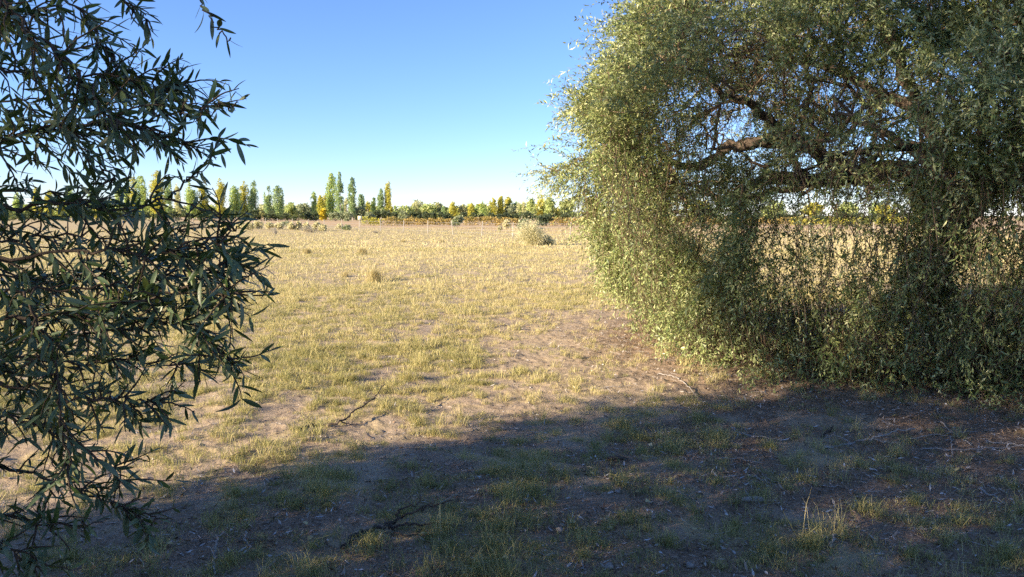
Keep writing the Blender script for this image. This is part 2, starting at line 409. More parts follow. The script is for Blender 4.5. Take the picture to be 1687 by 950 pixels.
# leaf litter
lit = Geo()
x, y = ground_pts(115000, 2.3, 13, 41)
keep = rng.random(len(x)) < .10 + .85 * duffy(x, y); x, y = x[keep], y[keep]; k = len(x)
D = rng.normal(0, 1, (k, 3)); D[:, 2] *= .22
add_leaves(lit, np.stack([x, y, height(x, y) + .004 + .006 * rng.random(k)], -1), D, rng.normal(0, .5, k) + math.pi / 2 * 0, rng.uniform(.015, .06, k), rng.uniform(.004, .014, k), np.clip(rng.beta(1.4, 1.5, k), 0, 1), 0, rng.normal(0, .3, k))
k = 9000; x, y = ground_pts(k, 2.3, 11, 41)
keep = rng.random(k) < .25 + .75 * duffy(x, y); x, y = x[keep], y[keep]; k = len(x)
a = rng.uniform(0, 6.28, k); L = rng.uniform(.02, .11, k); A = np.stack([x, y, height(x, y) + .004], -1)
B = A + np.stack([np.cos(a) * L, np.sin(a) * L, rng.uniform(0, .012, k)], -1)
add_segs(lit, A, B, .0014, .0009, np.clip(rng.normal(.7, .25, k), 0, 1))
k = 26000; x, y = ground_pts(k, 2.3, 14, 41)          # crumbs of soil
A = np.stack([x, y, height(x, y) - .002], -1); s_ = rng.uniform(.003, .011, k) * rng.uniform(.5, 1.2, k)
for q in range(1):
    oc = np.array([[1, 0, 0], [0, 1, 0], [-1, 0, 0], [0, -1, 0], [0, 0, 1]])
    V = A[:, None] + oc[None] * s_[:, None, None] * rng.uniform(.6, 1.3, (k, 5, 1))
    lit.add(V, (np.array([[0, 1, 4], [1, 2, 4], [2, 3, 4], [3, 0, 4]])[None] + (np.arange(k) * 5)[:, None, None]).reshape(-1, 3), np.repeat(np.clip(rng.normal(.62, .08, k), 0, 1), 5))
lo = lit.build('leaf_litter', M['litter']); tag(lo, 'grey and brown dead leaves and twig bits scattered on the soil', 'leaf litter', kind='stuff')

# ------------------------------------------------------------------ olive trees
def shoots(leaf, twig, B, D0, length, droop, nl, L, W, tone, detail=0):
    """leafy shoots: B base, D0 direction, nl leaves each in pairs"""
    n = len(B)
    if n == 0: return
    D0 = norm(D0); down = np.array([0, 0, -1.0])
    def pos(s): return B[:, None] + D0[:, None] * (s * length[:, None])[..., None] + down * (droop[:, None] * s ** 2 * length[:, None])[..., None]
    ks = 4; ss = np.linspace(0, 1, ks)[None].repeat(n, 0); Q = pos(ss)
    for k in range(ks - 1):
        add_segs(twig, Q[:, k], Q[:, k + 1], .0016 * (1 - .25 * k), .0016 * (1 - .25 * (k + 1)), rng.random(n))
    s = (np.arange(nl)[None] + rng.uniform(0, .6, (n, nl))) / nl * .9 + .1
    Pp = pos(s).reshape(-1, 3)
    T = norm(D0[:, None] + down * (2 * droop[:, None] * s)[..., None]).reshape(-1, 3)
    m = n * nl
    an = (np.arange(nl)[None] * (math.pi / 2) + (np.arange(nl)[None] % 2) * math.pi + rng.uniform(0, 6.28, (n, 1)) + rng.normal(0, .5, (n, nl))).reshape(-1)
    X, Y = frames(T, np.zeros(m)); side = X * np.cos(an)[:, None] + Y * np.sin(an)[:, None]
    Dl = norm(T * rng.uniform(.5, 1.1, m)[:, None] + side * rng.uniform(.5, 1.0, m)[:, None] + rng.normal(0, .15, (m, 3)))
    tn = np.clip(np.repeat(tone, nl) + rng.normal(0, .16, m), 0, 1)
    add_leaves(leaf, Pp, Dl, rng.normal(0, .7, m), L * np.repeat(rng.uniform(.75, 1.25, n), nl) * rng.uniform(.5, 1.2, m), W * np.repeat(rng.uniform(.75, 1.3, n), nl) * rng.uniform(.7, 1.2, m), tn, detail, rng.normal(0, .12, m))

def network(twig, limb_pts, limb_r, targets, batch=400, rmin=.0022, expo=.42, jit=.12):
    """connect every target to the nearest node so far, thicken by the pipe model"""
    nodes = [p for p in limb_pts]; par = [-1] * len(nodes); base = len(nodes)
    t = np.asarray(targets); kd = kdtree.KDTree(len(nodes))
    for i_, p in enumerate(nodes): kd.insert(p, i_)
    kd.balance()
    d0 = np.array([kd.find(p)[2] for p in t]); order = np.argsort(d0)
    k0 = 0
    b = 60
    while k0 < len(order):
        kd = kdtree.KDTree(len(nodes))
        for i_, p in enumerate(nodes): kd.insert(p, i_)
        kd.balance()
        for oi in order[k0:k0 + b]:
            p = t[oi]; co, ix, dist = kd.find(p)
            co = np.array(co); segn = max(1, min(5, int(dist / .16)))
            prev = ix; pv = co
            for s in range(1, segn + 1):
                f = s / segn; q = co + (p - co) * f
                if s < segn: q = q + rng.normal(0, jit * dist * .35, 3) + np.array([0, 0, .18 * dist * math.sin(f * math.pi)])
                nodes.append(q); par.append(prev); prev = len(nodes) - 1
        k0 += b; b = int(min(batch, b * 1.3))
    nodes = np.array(nodes); par = np.array(par); wgt = np.ones(len(nodes)); wgt[:base] = 0
    for i_ in range(len(nodes) - 1, base - 1, -1):
        if par[i_] >= base: wgt[par[i_]] += wgt[i_]
    ch = np.arange(base, len(nodes)); pa = par[ch]
    r1 = rmin * wgt[ch] ** expo; r0 = np.where(pa >= base, rmin * wgt[pa] ** expo, r1 * 1.15); r0 = np.minimum(r0, r1 * 1.6)
    big = r1 > .008
    add_segs(twig, nodes[pa[big]], nodes[ch[big]], r0[big], r1[big], rng.random(big.sum()), 6)
    add_segs(twig, nodes[pa[~big]], nodes[ch[~big]], r0[~big], r1[~big], rng.random((~big).sum()), 3)

def out2(th): return np.stack([np.cos(th), np.sin(th)], -1)
def profile(pz, prz, z): return np.interp(z, pz, prz)

def olive_tree(loc, label, group, limbs, pz, pr, nshell, ncurt, nlow, dens, bare_twigs, trunk_r=.2, leafsize=(.05, .0125), nl=22, keepfn=None, tone0=.45, zsh=(1.4, 6), seed=0, nfill=0):
    cx, cy = loc
    gz = float(height(np.array([cx]), np.array([cy]))[0])
    root = empty('olive_tree', (cx, cy, 0), label, 'tree', group)
    tg = Geo(); fork = np.array([cx, cy, 1.15])
    tp = smooth_path([(cx + .15, cy + .1, gz - .15), (cx + .05, cy, gz + .35), (cx - .06, cy + .03, .8), fork + [0, 0, .1]], 7)
    add_tube(tg, tp, np.linspace(trunk_r * 1.35, trunk_r * .85, len(tp)) * (1 + .5 * np.exp(-np.arange(len(tp)) / 2.5)), 12, .5, .1)
    child(tg, 'trunk', M['olive_bark'], root, True)
    lp = []; 
    for lm, r0, r1 in limbs:
        lg = Geo(); path = smooth_path(lm, 7, .018); path[0] = lm[0]
        add_tube(lg, path, np.linspace(r0, r1, len(path)) * (1 + .15 * np.sin(np.arange(len(path)) * 1.7)), 8, .5, .12)
        child(lg, 'limb', M['olive_bark'], root, True); lp.extend([p for p in path])
    def rad(th, z):
        return profile(pz, pr, z) * (1 + .20 * (fbm(np.cos(th) * 1.6 + seed + 5, np.sin(th) * 1.6 + z * .55 + 9, 3, 60 + seed) - .5) * 2 + .13 * (vnoise(th * 6 + 20, z * 2.2 + 30, 61 + seed) - .5) * 2)
    rad0 = rad
    def rad(th, z): return rad0(th, z) * (1 + .34 * (vnoise(np.cos(th) * 2.6 + 31, np.sin(th) * 2.6 + z * 1.25 + 17, 66 + seed) - .5))
    def pt(th, z, rho):
        r = rad(th, z) * rho; return np.stack([loc2[0] + r * np.cos(th), loc2[1] + r * np.sin(th), z], -1)
    loc2 = dens['center']
    leaf, twig = Geo(), Geo(); targets = []
    # canopy
    th = rng.uniform(0, 2 * math.pi, nshell); z = rng.uniform(zsh[0], zsh[1], nshell)
    acc = rng.random(nshell) < profile(pz, pr, z) / max(pr); th, z = th[acc], z[acc]
    clump = np.clip(vnoise(th * 4 + 3, z * 1.8, 13 + seed) * .65 + vnoise(th * 11 + 3, z * 4.2, 14 + seed) * .55 - .10, 0, 1)
    rho = 1.09 - .28 * (1 - clump) - np.abs(rng.normal(0, .10, len(th)))
    B = pt(th, z, rho); k = dens['canopy'](B, th, z, rho); keep = rng.random(len(th)) < k * 1.5 * sstep(.24, .56, clump)
    if keepfn is not None: keep &= keepfn(B)
    B, th, z, rho, cl = B[keep], th[keep], z[keep], rho[keep], clump[keep]; n = len(B)
    outd = np.stack([np.cos(th), np.sin(th), .15 + (z - 3.3) * .25], -1)
    Dd = outd + rng.normal(0, .55, (n, 3)); tgt = B - norm(Dd) * .02
    shoots(leaf, twig, B, Dd, rng.uniform(.16, .44, n), rng.uniform(-.35, .75, n), nl, *leafsize, tone0 + .4 * (cl - .45) + rng.normal(0, .1, n))
    sub = rng.random(n) < .5; targets.append(B[sub])
    # short connectors for the others
    # inner fill
    if nfill:
        th = rng.uniform(0, 2 * math.pi, nfill); z = rng.uniform(1.7, zsh[1] - .4, nfill); rho = np.sqrt(rng.uniform(.05, .8, nfill)); B = pt(th, z, rho)
        k = dens['canopy'](B, th, z, rho); keep = rng.random(nfill) < k
        if keepfn is not None: keep &= keepfn(B)
        B, th = B[keep], th[keep]; n = len(B)
        shoots(leaf, twig, B, np.stack([np.cos(th), np.sin(th), 0 * th], -1) * .5 + rng.normal(0, .7, (n, 3)), rng.uniform(.15, .35, n), rng.uniform(.3, 1.2, n), nl - 8, *leafsize, tone0 - .1 + rng.normal(0, .1, n))
        targets.append(B)
    # long free sprays that stand out of the crown
    nsp = nshell // 28; th = rng.uniform(0, 2 * math.pi, nsp); z = rng.uniform(1.6, zsh[1] - .3, nsp); B = pt(th, z, rng.uniform(.86, 1.0, nsp))
    keep = rng.random(nsp) < dens['canopy'](B, th, z, np.ones(nsp))
    if keepfn is not None: keep &= keepfn(B)
    B, th, z = B[keep], th[keep], z[keep]; n = len(B)
    Dd = np.stack([np.cos(th), np.sin(th), .1 + 0 * th], -1) + rng.normal(0, .6, (n, 3))
    shoots(leaf, twig, B, Dd, rng.uniform(.45, .8, n), rng.uniform(.1, .6, n), nl + 4, leafsize[0] * 1.15, leafsize[1] * 1.1, tone0 + rng.normal(0, .2, n)); targets.append(B)
    # hanging curtain
    th = rng.uniform(0, 2 * math.pi, ncurt); zt = rng.uniform(1.3, 2.5, ncurt); rho = 1 - np.abs(rng.normal(0, .10, ncurt))
    T0 = pt(th, zt, rho * .97); zb = dens['bottom'](th) + rng.random(ncurt) ** 1.3 * .9
    k = dens['curtain'](th); keep = (rng.random(ncurt) < k) & (zb < zt - .2)
    if keepfn is not None: keep &= keepfn(T0)
    T0, th, zt, zb = T0[keep], th[keep], zt[keep], zb[keep]; n = len(T0)
    r_b = rad(th, np.maximum(zb, .1)); r_t = rad(th, zt)
    B0 = np.stack([T0[:, 0] + (r_b - r_t) * .7 * np.cos(th), T0[:, 1] + (r_b - r_t) * .7 * np.sin(th), zb], -1)
    NS = 9; prev = T0; wob = rng.normal(0, .05, (n, NS + 1, 3)); wob[:, 0] = 0
    out_ = np.stack([np.cos(th), np.sin(th), 0 * th], -1)
    for s in range(1, NS + 1):
        f = s / NS; cur = T0 + (B0 - T0) * f + out_ * (.22 * math.sin(f * math.pi)) + wob[:, s]
        add_segs(twig, prev, cur, .0045 * (1 - .75 * (s - 1) / NS), .0045 * (1 - .75 * s / NS), rng.random(n))
        dz = dens['strand'](cur, th)
        kk = rng.random(n) < dz
        m = kk.sum()
        if m:
            dirv = norm(cur[kk] - prev[kk]) * .9 + rng.normal(0, .45, (m, 3)) + out_[kk] * .25
            shoots(leaf, twig, prev[kk], dirv, rng.uniform(.16, .34, m), rng.uniform(.2, .7, m), 14, *leafsize, tone0 + rng.normal(0, .13, m))
        prev = cur
    targets.append(T0[rng.random(n) < .8])
    # low mass near the ground
    th = rng.uniform(0, 2 * math.pi, nlow); z = rng.uniform(.08, 1.0, nlow) ** 1.3; rho = 1 - np.abs(rng.normal(0, .16, nlow)); B = pt(th, z, rho)
    keep = rng.random(nlow) < dens['low'](th, z)
    if keepfn is not None: keep &= keepfn(B)
    B, th = B[keep], th[keep]; n = len(B)
    shoots(leaf, twig, B, np.stack([np.cos(th), np.sin(th), .3 + 0 * th], -1) * .6 + rng.normal(0, .5, (n, 3)), rng.uniform(.2, .4, n), rng.uniform(.2, .8, n), 16, *leafsize, tone0 + rng.normal(0, .13, n))
    gb = B.copy(); gb[:, :2] = B[:, :2] - out2(th) * (.15 + .3 * B[:, 2:3]) + rng.normal(0, .05, (n, 2)); gb[:, 2] = height(gb[:, 0], gb[:, 1]) - .01
    mid = (gb + B) / 2 + rng.normal(0, .03, (n, 3)); add_segs(twig, gb, mid, .0035, .003, rng.random(n)); add_segs(twig, mid, B, .003, .002, rng.random(n))
    # bare interior twigs
    th = rng.uniform(0, 2 * math.pi, bare_twigs); z = rng.uniform(1.9, zsh[1] - .5, bare_twigs); rho = np.sqrt(rng.uniform(.02, .8, bare_twigs)); B = pt(th, z, rho)
    if keepfn is not None: B = B[keepfn(B)]
    targets.append(B)
    n = len(B); E = B + norm(rng.normal(0, 1, (n, 3)) + [0, 0, -.4]) * rng.uniform(.1, .35, n)[:, None]
    mid = (B + E) / 2 + rng.normal(0, .03, (n, 3)); add_segs(twig, B, mid, .003, .002, rng.random(n)); add_segs(twig, mid, E, .002, .001, rng.random(n))
    TT = np.concatenate(targets); network(twig, lp, None, TT[TT[:, 2] > 1.75])
    child(twig, 'twigs', M['twig_bark'], root); child(leaf, 'crown', M['olive_leaf'], root)
    print('olive', label[:20], 'verts', leaf.n, twig.n)
    return root

# --- right-hand tree
FK = np.array([5.35, 9.1, 1.2])
K1 = P(1430, 287, 8.7); K2 = P(1380, 275, 8.6)
limbs = [
    ([FK, P(1500, 290, 8.9), K1, K2, P(1330, 240, 8.5), P(1285, 217, 8.4), P(1245, 178, 8.3), P(1190, 150, 8.2), P(1120, 90, 8.2)], .145, .022),
    ([K1, P(1345, 297, 8.4), P(1280, 294, 8.2), P(1225, 312, 8.1), P(1180, 345, 8.0), P(1110, 350, 7.9)], .10, .016),
    ([P(1330, 240, 8.5), P(1280, 232, 8.7), P(1210, 240, 8.9), P(1140, 275, 9.1), P(1070, 240, 9.2), P(1000, 200, 9.2)], .10, .016),
    ([P(1395, 288, 8.6), P(1330, 305, 8.9), P(1250, 318, 9.2), P(1190, 330, 9.5)], .06, .015),
    ([FK, (5.3, 9.0, 2.0), (5.0, 9.2, 3.0), (4.4, 9.1, 4.0), (3.9, 8.8, 4.9)], .13, .02),
    ([FK, (5.9, 8.9, 2.0), (6.7, 8.5, 2.7), (7.6, 8.2, 3.1)], .12, .02),
    ([FK, (5.6, 9.8, 2.1), (5.5, 10.9, 2.8), (5.0, 12.0, 3.3)], .11, .02),
    ([FK, (5.2, 8.3, 2.0), (4.7, 7.4, 2.8), (4.2, 6.7, 3.3)], .10, .018),
    ([(5.2, 9.1, 2.4), (5.9, 8.4, 3.6), (6.2, 7.8, 4.6)], .08, .018),
    ([(5.0, 9.15, 2.9), (4.0, 10.0, 3.6), (3.0, 10.8, 3.9)], .07, .015),
    ([(4.9, 9.15, 3.1), (4.0, 8.2, 3.9), (3.0, 7.6, 4.3)], .06, .014),
    ([(5.2, 8.2, 2.1), (4.2, 7.6, 2.3), (3.2, 7.2, 2.2), (2.6, 7.0, 1.9)], .05, .012)]
# azimuth th measured from +x towards +y; the camera looks at the side th in (-180..-60)
def azd(th): return (np.degrees(th) + 180) % 360 - 180
def r_canopy(B, th, z, rho):
    a = azd(th); k = np.ones(len(th)) * .62
    back = (a > 10) & (a < 165); k[back] *= np.where(z[back] < 1.9, 0.0, .8)
    front = (a > -139) & (a < -116)
    k[front & (z > 1.35) & (z < 2.85)] *= .28
    k[front & (z <= 1.35)] *= .35
    k[front & (z >= 2.8)] *= 1.5
    k[(rho < .84) & (B[:, 0] < 5.6) & (z < 2.7) & (a > -175) & (a < 170) & ((a > 60) | (a < -60))] *= .45
    k[(a > -116) & (a < 30)] *= 2.6
    k[z > 4.6] *= .6
    return np.clip(k, 0, 2.0)
def r_bottom(th):
    a = azd(th); return np.where((a > 15) & (a < 160), 1.7, np.where(a > -60, .15, .1))
def r_curt(th):
    a = azd(th); k = np.where((a > 15) & (a < 160), .25, 1.0)
    k = np.where((a > -139) & (a < -116), .42, np.where((a > 150) | (a < -139), .6, k)); return k
def r_strand(p, th):
    a = azd(th); gap = (a > -139) & (a < -116) & (p[:, 2] > .75) & (p[:, 2] < 1.7)
    return np.where(gap, .36, .88)
def r_low(th, z):
    a = azd(th); k = np.where((a > 20) & (a < 150), 0.0, 1.0)
    k = np.where((a > -113) & (a < -107), .25, k); return k
PZ = [0, .5, 1.0, 1.6, 2.2, 3.0, 3.6, 4.2, 5.0, 5.7, 6.1]; PR = [3.0, 3.05, 3.2, 3.6, 3.9, 3.9, 3.6, 3.1, 2.2, 1.3, .3]
olive_tree((5.35, 9.1), 'large olive tree with drooping sunlit crown and leafy curtain reaching the ground, on the right', 'olive trees beside the path',
    limbs, PZ, PR, 92000, 2300, 7600, dict(center=(4.7, 9.0), canopy=r_canopy, bottom=r_bottom, curtain=r_curt, strand=r_strand, low=r_low), 6000, .19, (.055, .0145), 21, None, .56, (.7, 6.0), 0, 6500)

# --- left-hand tree: bulk of the crown stands left of and behind the camera
def l_keep(B): return ~((B[:, 1] > -.4) & (B[:, 0] > -.80 * B[:, 1] - .55))
one = lambda v: (lambda *a: np.full(len(a[0]), v))
lc = (-3.35, -.72)
llimbs = [([(-3.35, -.72, 1.2), (-3.2, .4, 1.9), (-2.3, .7, 2.3), (-1.6, 1.0, 2.3)], .12, .02),
    ([(-3.35, -.72, 1.2), (-4.4, 1.2, 2.3), (-4.9, 2.2, 3.4)], .12, .02), ([(-3.35, -.72, 1.2), (-4.0, .2, 3), (-3.6, .1, 5)], .12, .02),
    ([(-3.35, -.72, 1.2), (-4.8, -.5, 2.4), (-5.8, -1.2, 3)], .11, .02), ([(-3.35, -.72, 1.2), (-3.4, -.7, 2.5), (-2.6, -1.7, 3.4)], .11, .02)]
left = olive_tree(lc, 'dark olive tree in shade whose leafy branches hang into view at the left edge', 'olive trees beside the path',
    llimbs, [0, 1, 2, 3, 4, 5, 6, 6.8], [2.8, 3.0, 3.2, 3.3, 3.2, 2.7, 1.8, .3], 11500, 700, 1800,
    dict(center=lc, canopy=one(.85), bottom=one(.3), curtain=one(.8), strand=one(.7), low=one(.8)), 300, .2, (.065, .019), 18, l_keep, .4, (.9, 6.7), 3, 1200)

# --- the next tree of the row, behind the camera; it throws part of the foreground shade
lc2 = (-8.45, -3.35)
l2 = [([(lc2[0], lc2[1], 1.2), (lc2[0] + dx, lc2[1] + dy, 3), (lc2[0] + 2 * dx, lc2[1] + 2 * dy, 5.2), (lc2[0] + 1.5 * dx, lc2[1] + 1.5 * dy, 8.2)], .12, .02) for dx, dy in ((.9, .4), (-.8, .6), (0, -1), (.5, -.6))]
olive_tree(lc2, 'olive tree of the same row behind the viewer, shading the foreground', 'olive trees beside the path',
    l2, [0, 3.0, 4.5, 5.2, 6, 7, 8, 9.2, 10.4], [2.4, 2.8, 3.8, 4.4, 4.8, 4.4, 3.7, 2.8, .3], 17500, 160, 500,
    dict(center=lc2, canopy=one(.8), bottom=one(.5), curtain=one(.8), strand=one(.7), low=one(.8)), 100, .25, (.10, .04), 14, None, .4, (.9, 10.2), 5, 2200)

# --- near branches of the left-hand tree, seen close up
def near_branch(ctrl, depth, nside, sl, r0=.006, tipleaves=True, dens=1.0, leafL=.038):
    pts = smooth_path([P(a if a < 180 or b_ < 200 else 180 + (a - 180) * .84, b_, depth + (dz[0] if dz else 0)) for a, b_, *dz in ctrl], 7, .004)
    g = Geo(); lf = Geo()
    add_tube(g, pts, np.linspace(r0 * .62, .0012, len(pts)), 6, .5, .1)
    T = norm(np.gradient(pts, axis=0)); L_ = len(pts)
    def leafrun(path, step, lL):
        seg = np.linalg.norm(np.diff(path, axis=0), axis=1); cum = np.concatenate([[0], np.cumsum(seg)]); tot = cum[-1]
        s = np.arange(.012, tot, step); k = len(s)
        if k < 1: return
        pos = np.stack([np.interp(s, cum, path[:, i_]) for i_ in range(3)], -1)
        tt = norm(np.stack([np.interp(s, cum, np.gradient(path[:, i_])) for i_ in range(3)], -1))
        phase = rng.uniform(0, 6.28)
        for sgn in (0, 1):
            keep = rng.random(k) < .86 * dens
            an = phase + np.arange(k) * 1.45 + sgn * math.pi + rng.normal(0, .35, k)
            X, Y = frames(tt, np.zeros(k)); side = X * np.cos(an)[:, None] + Y * np.sin(an)[:, None]
            Dl = norm(tt * rng.uniform(.35, 1.15, k)[:, None] + side * rng.uniform(.55, 1.0, k)[:, None] + rng.normal(0, .18, (k, 3)) + [0, 0, -.12])
            Lf = lL * rng.uniform(.6, 1.2, k)
            add_leaves(lf, pos[keep], Dl[keep], rng.normal(0, .75, k)[keep], Lf[keep], (Lf * rng.uniform(.15, .23, k))[keep], np.clip(rng.normal(.42, .2, k), 0, 1)[keep], 2, rng.normal(.05, .22, k)[keep])
    leafrun(pts[int(L_ * .25):], .026, leafL)
    for q in range(nside):
        i_ = int(rng.uniform(.05, .97) * (L_ - 1)); b0 = pts[i_]; t0 = T[i_]
        d = norm(t0 * rng.uniform(.3, 1.0) + norm(rng.normal(0, 1, 3) * [1, .8, 1]) * .8 + np.array([0, 0, -.1]))
        l = sl * rng.uniform(.5, 1.25); n_ = 6; path = [b0]; dd_ = d
        for s in range(n_): dd_ = norm(dd_ + rng.normal(0, .14, 3) + [0, 0, -.05]); path.append(path[-1] + dd_ * l / n_)
        path = np.array(path); add_tube(g, path, np.linspace(.0022, .0008, len(path)), 5, .5, 0, False)
        leafrun(path, .0165, leafL * rng.uniform(.8, 1.2))
    br = child(g, 'branch', M['olive_bark'], left, True)
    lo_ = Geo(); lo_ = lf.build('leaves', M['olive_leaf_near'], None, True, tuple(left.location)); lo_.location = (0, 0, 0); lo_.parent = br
NB = [
    ([(-120, 280), (0, 232), (60, 212), (150, 203), (230, 206), (300, 222), (345, 243)], 1.35, 16, .12, .007),
    ([(230, 206), (270, 190), (320, 180), (370, 175), (392, 168)], 1.30, 5, .07, .003),
    ([(-80, -60), (0, 0), (70, 70), (120, 110), (165, 165), (215, 215)], 1.25, 14, .12, .006),
    ([(-60, 90), (40, 120), (120, 125), (200, 130), (260, 150), (300, 130)], 1.45, 15, .11, .005),
    ([(60, -60), (110, 0), (160, 50), (185, 100), (200, 160)], 1.5, 10, .10, .004),
    ([(150, -70), (200, -10), (228, 25), (243, 48)], 1.30, 3, .06, .003),
    ([(285, -70), (320, -8), (342, 22), (362, 50), (380, 62)], 1.30, 0, .05, .0025),
    ([(-80, 340), (0, 345), (100, 335), (200, 345), (290, 325), (350, 285), (372, 262)], 1.3, 9, .11, .006),
    ([(-80, 400), (30, 395), (130, 385), (230, 395), (320, 380), (385, 355)], 1.5, 8, .11, .005),
    ([(-80, 430), (0, 430), (120, 415), (250, 420), (340, 405), (405, 385), (430, 372)], 1.3, 17, .11, .006),
    ([(-80, 470), (60, 480), (180, 470), (300, 450), (380, 445), (425, 425)], 1.45, 17, .11, .005),
    ([(-80, 520), (60, 520), (180, 505), (300, 480), (390, 485), (440, 478)], 1.3, 17, .11, .006),
    ([(-80, 560), (80, 555), (200, 545), (300, 530), (360, 550), (400, 590), (425, 603)], 1.35, 14, .10, .005),
    ([(-80, 600), (40, 590), (140, 600), (220, 590), (290, 600), (330, 590)], 1.45, 12, .10, .005),
    ([(-80, 640), (40, 635), (140, 655), (220, 655), (285, 665)], 1.3, 10, .10, .005),
    ([(-80, 690), (20, 690), (110, 720), (170, 760), (225, 795)], 1.35, 8, .10, .005),
    ([(-80, 760), (20, 770), (110, 800), (180, 830), (240, 845), (290, 855)], 1.4, 8, .09, .005),
    ([(-80, 820), (-20, 840), (50, 860), (110, 865), (170, 860)], 1.3, 7, .09, .005),
    ([(40, 480), (75, 560), (95, 640), (105, 720), (120, 790)], 1.25, 9, .10, .004),
    ([(-60, 880), (-20, 900), (20, 905), (60, 920)], 1.25, 5, .08, .004),
    ([(-80, 180), (-10, 170), (60, 160), (140, 165), (200, 180)], 1.6, 11, .11, .004),
    ([(-80, 560), (0, 600), (60, 660), (90, 740), (80, 820)], 1.5, 9, .10, .004),
    ([(-80, 20), (0, 40), (60, 20), (120, -10)], 1.35, 8, .10, .004),
    ([(-60, 620), (-10, 560), (60, 500), (140, 450), (220, 430)], 1.6, 11, .11, .004)]
NB += [([(-120, 300 + 62 * q + rng.uniform(-15, 15)), (-20, 315 + 62 * q), (70, 330 + 62 * q + rng.uniform(-25, 25)), (150 + 14 * (q % 3), 335 + 62 * q), (235 - 12 * q, 350 + 62 * q + rng.uniform(-20, 20))], 1.75 + .1 * (q % 3), 12, .12, .005) for q in range(6)]
NB += [([(-120, 430), (-30, 450), (80, 455), (190, 440), (300, 425), (390, 410)], 1.6, 13, .11, .005), ([(-120, 540), (-20, 545), (110, 520), (230, 515), (340, 505), (410, 500)], 1.6, 13, .11, .005), ([(-90, -30), (0, 60), (90, 180), (150, 260), (210, 300)], 1.7, 12, .12, .005)]
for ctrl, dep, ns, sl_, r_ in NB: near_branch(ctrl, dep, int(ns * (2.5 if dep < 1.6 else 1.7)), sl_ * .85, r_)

# ------------------------------------------------------------------ trees far away
def poplar(px, top, wpx, depth, mat, base_y=None, lean=0, n=None):
    p = P(px, 358, depth); x = p[0]; H = P(px, top, depth)[2]; Wd = 1.3 * wpx / F_PX * depth / 2
    rootloc = (x, depth, 0); g = Geo(); t = Geo()
    add_tube(t, smooth_path([(x, depth, -.2), (x + .1, depth, H * .5), (x + lean, depth, H * .9)], 5), np.linspace(.28, .05, 11), 6)
    n = n or int(700 + 60 * wpx * max(H, 5) / 15)
    ns = 9; ph = rng.uniform(0, 6.28, ns); hz = rng.uniform(.62, 1.0, ns); hz[0] = 1; of = rng.uniform(.15, .62, ns); of[0] = 0
    s = rng.integers(0, ns, n); u = rng.random(n) ** .85
    z = H * (.10 + .9 * u * hz[s])
    f = (z / H)
    w_ = Wd * np.interp(f, [0, .12, .35, .7, .92, 1.0], [.55, .85, 1, .98, .72, .3])
    a = rng.uniform(0, 6.28, n); q = np.sqrt(rng.random(n)) * w_ * .5
    X = x + np.cos(ph[s]) * of[s] * w_ * 1.2 + np.cos(a) * q + lean * f; Y = depth + np.sin(ph[s]) * of[s] * w_ * 1.2 + np.sin(a) * q
    hole = vnoise(X * .9 + 50, z * .55, int(px)) > .22
    X, Y, z = X[hole], Y[hole], z[hole]; k = len(X)
    D = rng.normal(0, 1, (k, 3)) + [0, 0, .9]
    tone = np.clip(rng.normal(.5, .22, k) + .25 * (vnoise(X * 1.3 + 9, z * .8, int(px) + 3) - .5), 0, 1)
    sz = .42 * depth / 260
    add_leaves(g, np.stack([X, Y, z], -1), D, rng.uniform(0, 3.14, k), sz * rng.uniform(.6, 1.6, k), sz * .75 * rng.uniform(.6, 1.3, k), tone, 0)
    return rootloc, t, g
def broad(px, top, wpx, base, depth, n=900, flat=1.0, sz=.4, seed=0, trunkfrac=.25):
    x = P(px, 358, depth)[0]; H = max(P(px, top, depth)[2], .5); Wd = wpx / F_PX * depth / 2
    g = Geo(); t = Geo(); lobes = max(5, min(14, int(n / 90)))
    add_tube(t, smooth_path([(x, depth, -.1), (x + .05 * Wd, depth, H * .35), (x, depth, H * .7)], 4), np.linspace(max(.03, H * .022), max(.01, H * .007), 9), 6)
    lc = []
    for i_ in range(lobes):
        a = rng.uniform(0, 6.28); r = math.sqrt(rng.random()) * .62
        zz = rng.uniform(trunkfrac + .15, .8) * (1 - .25 * r)
        lc.append((math.cos(a) * r * Wd, math.sin(a) * r * Wd, zz * H, rng.uniform(.28, .45)))
        b_ = np.array([x, depth, H * trunkfrac]); e_ = np.array([x + lc[-1][0], depth + lc[-1][1], lc[-1][2]])
        add_segs(t, b_[None], e_[None], np.array([H * .012]), np.array([H * .004]), .5, 4)
    lc.append((0, 0, H * .72, .4)); lc = np.array(lc)
    s = rng.integers(0, len(lc), n); d = norm(rng.normal(0, 1, (n, 3))); q = rng.random(n) ** .45
    q = q * (.75 + .5 * rng.random(n))
    pr = np.stack([d[:, 0] * Wd * lc[s, 3], d[:, 1] * Wd * lc[s, 3], d[:, 2] * H * lc[s, 3] * .62], -1) * q[:, None]
    pp = lc[s, :3] + pr; pp[:, 2] *= H / np.percentile(pp[:, 2], 99); pp[:, 2] = np.clip(pp[:, 2], .04 * H, H * 1.02)
    pp += [x, depth, 0]
    add_leaves(g, pp, rng.normal(0, 1, (n, 3)) + [0, 0, .3], rng.uniform(0, 3.14, n), sz * rng.uniform(.6, 1.5, n), sz * .7 * rng.uniform(.6, 1.3, n), np.clip(rng.normal(.5, .24, n), 0, 1), 0)
    return (x, depth, 0), t, g
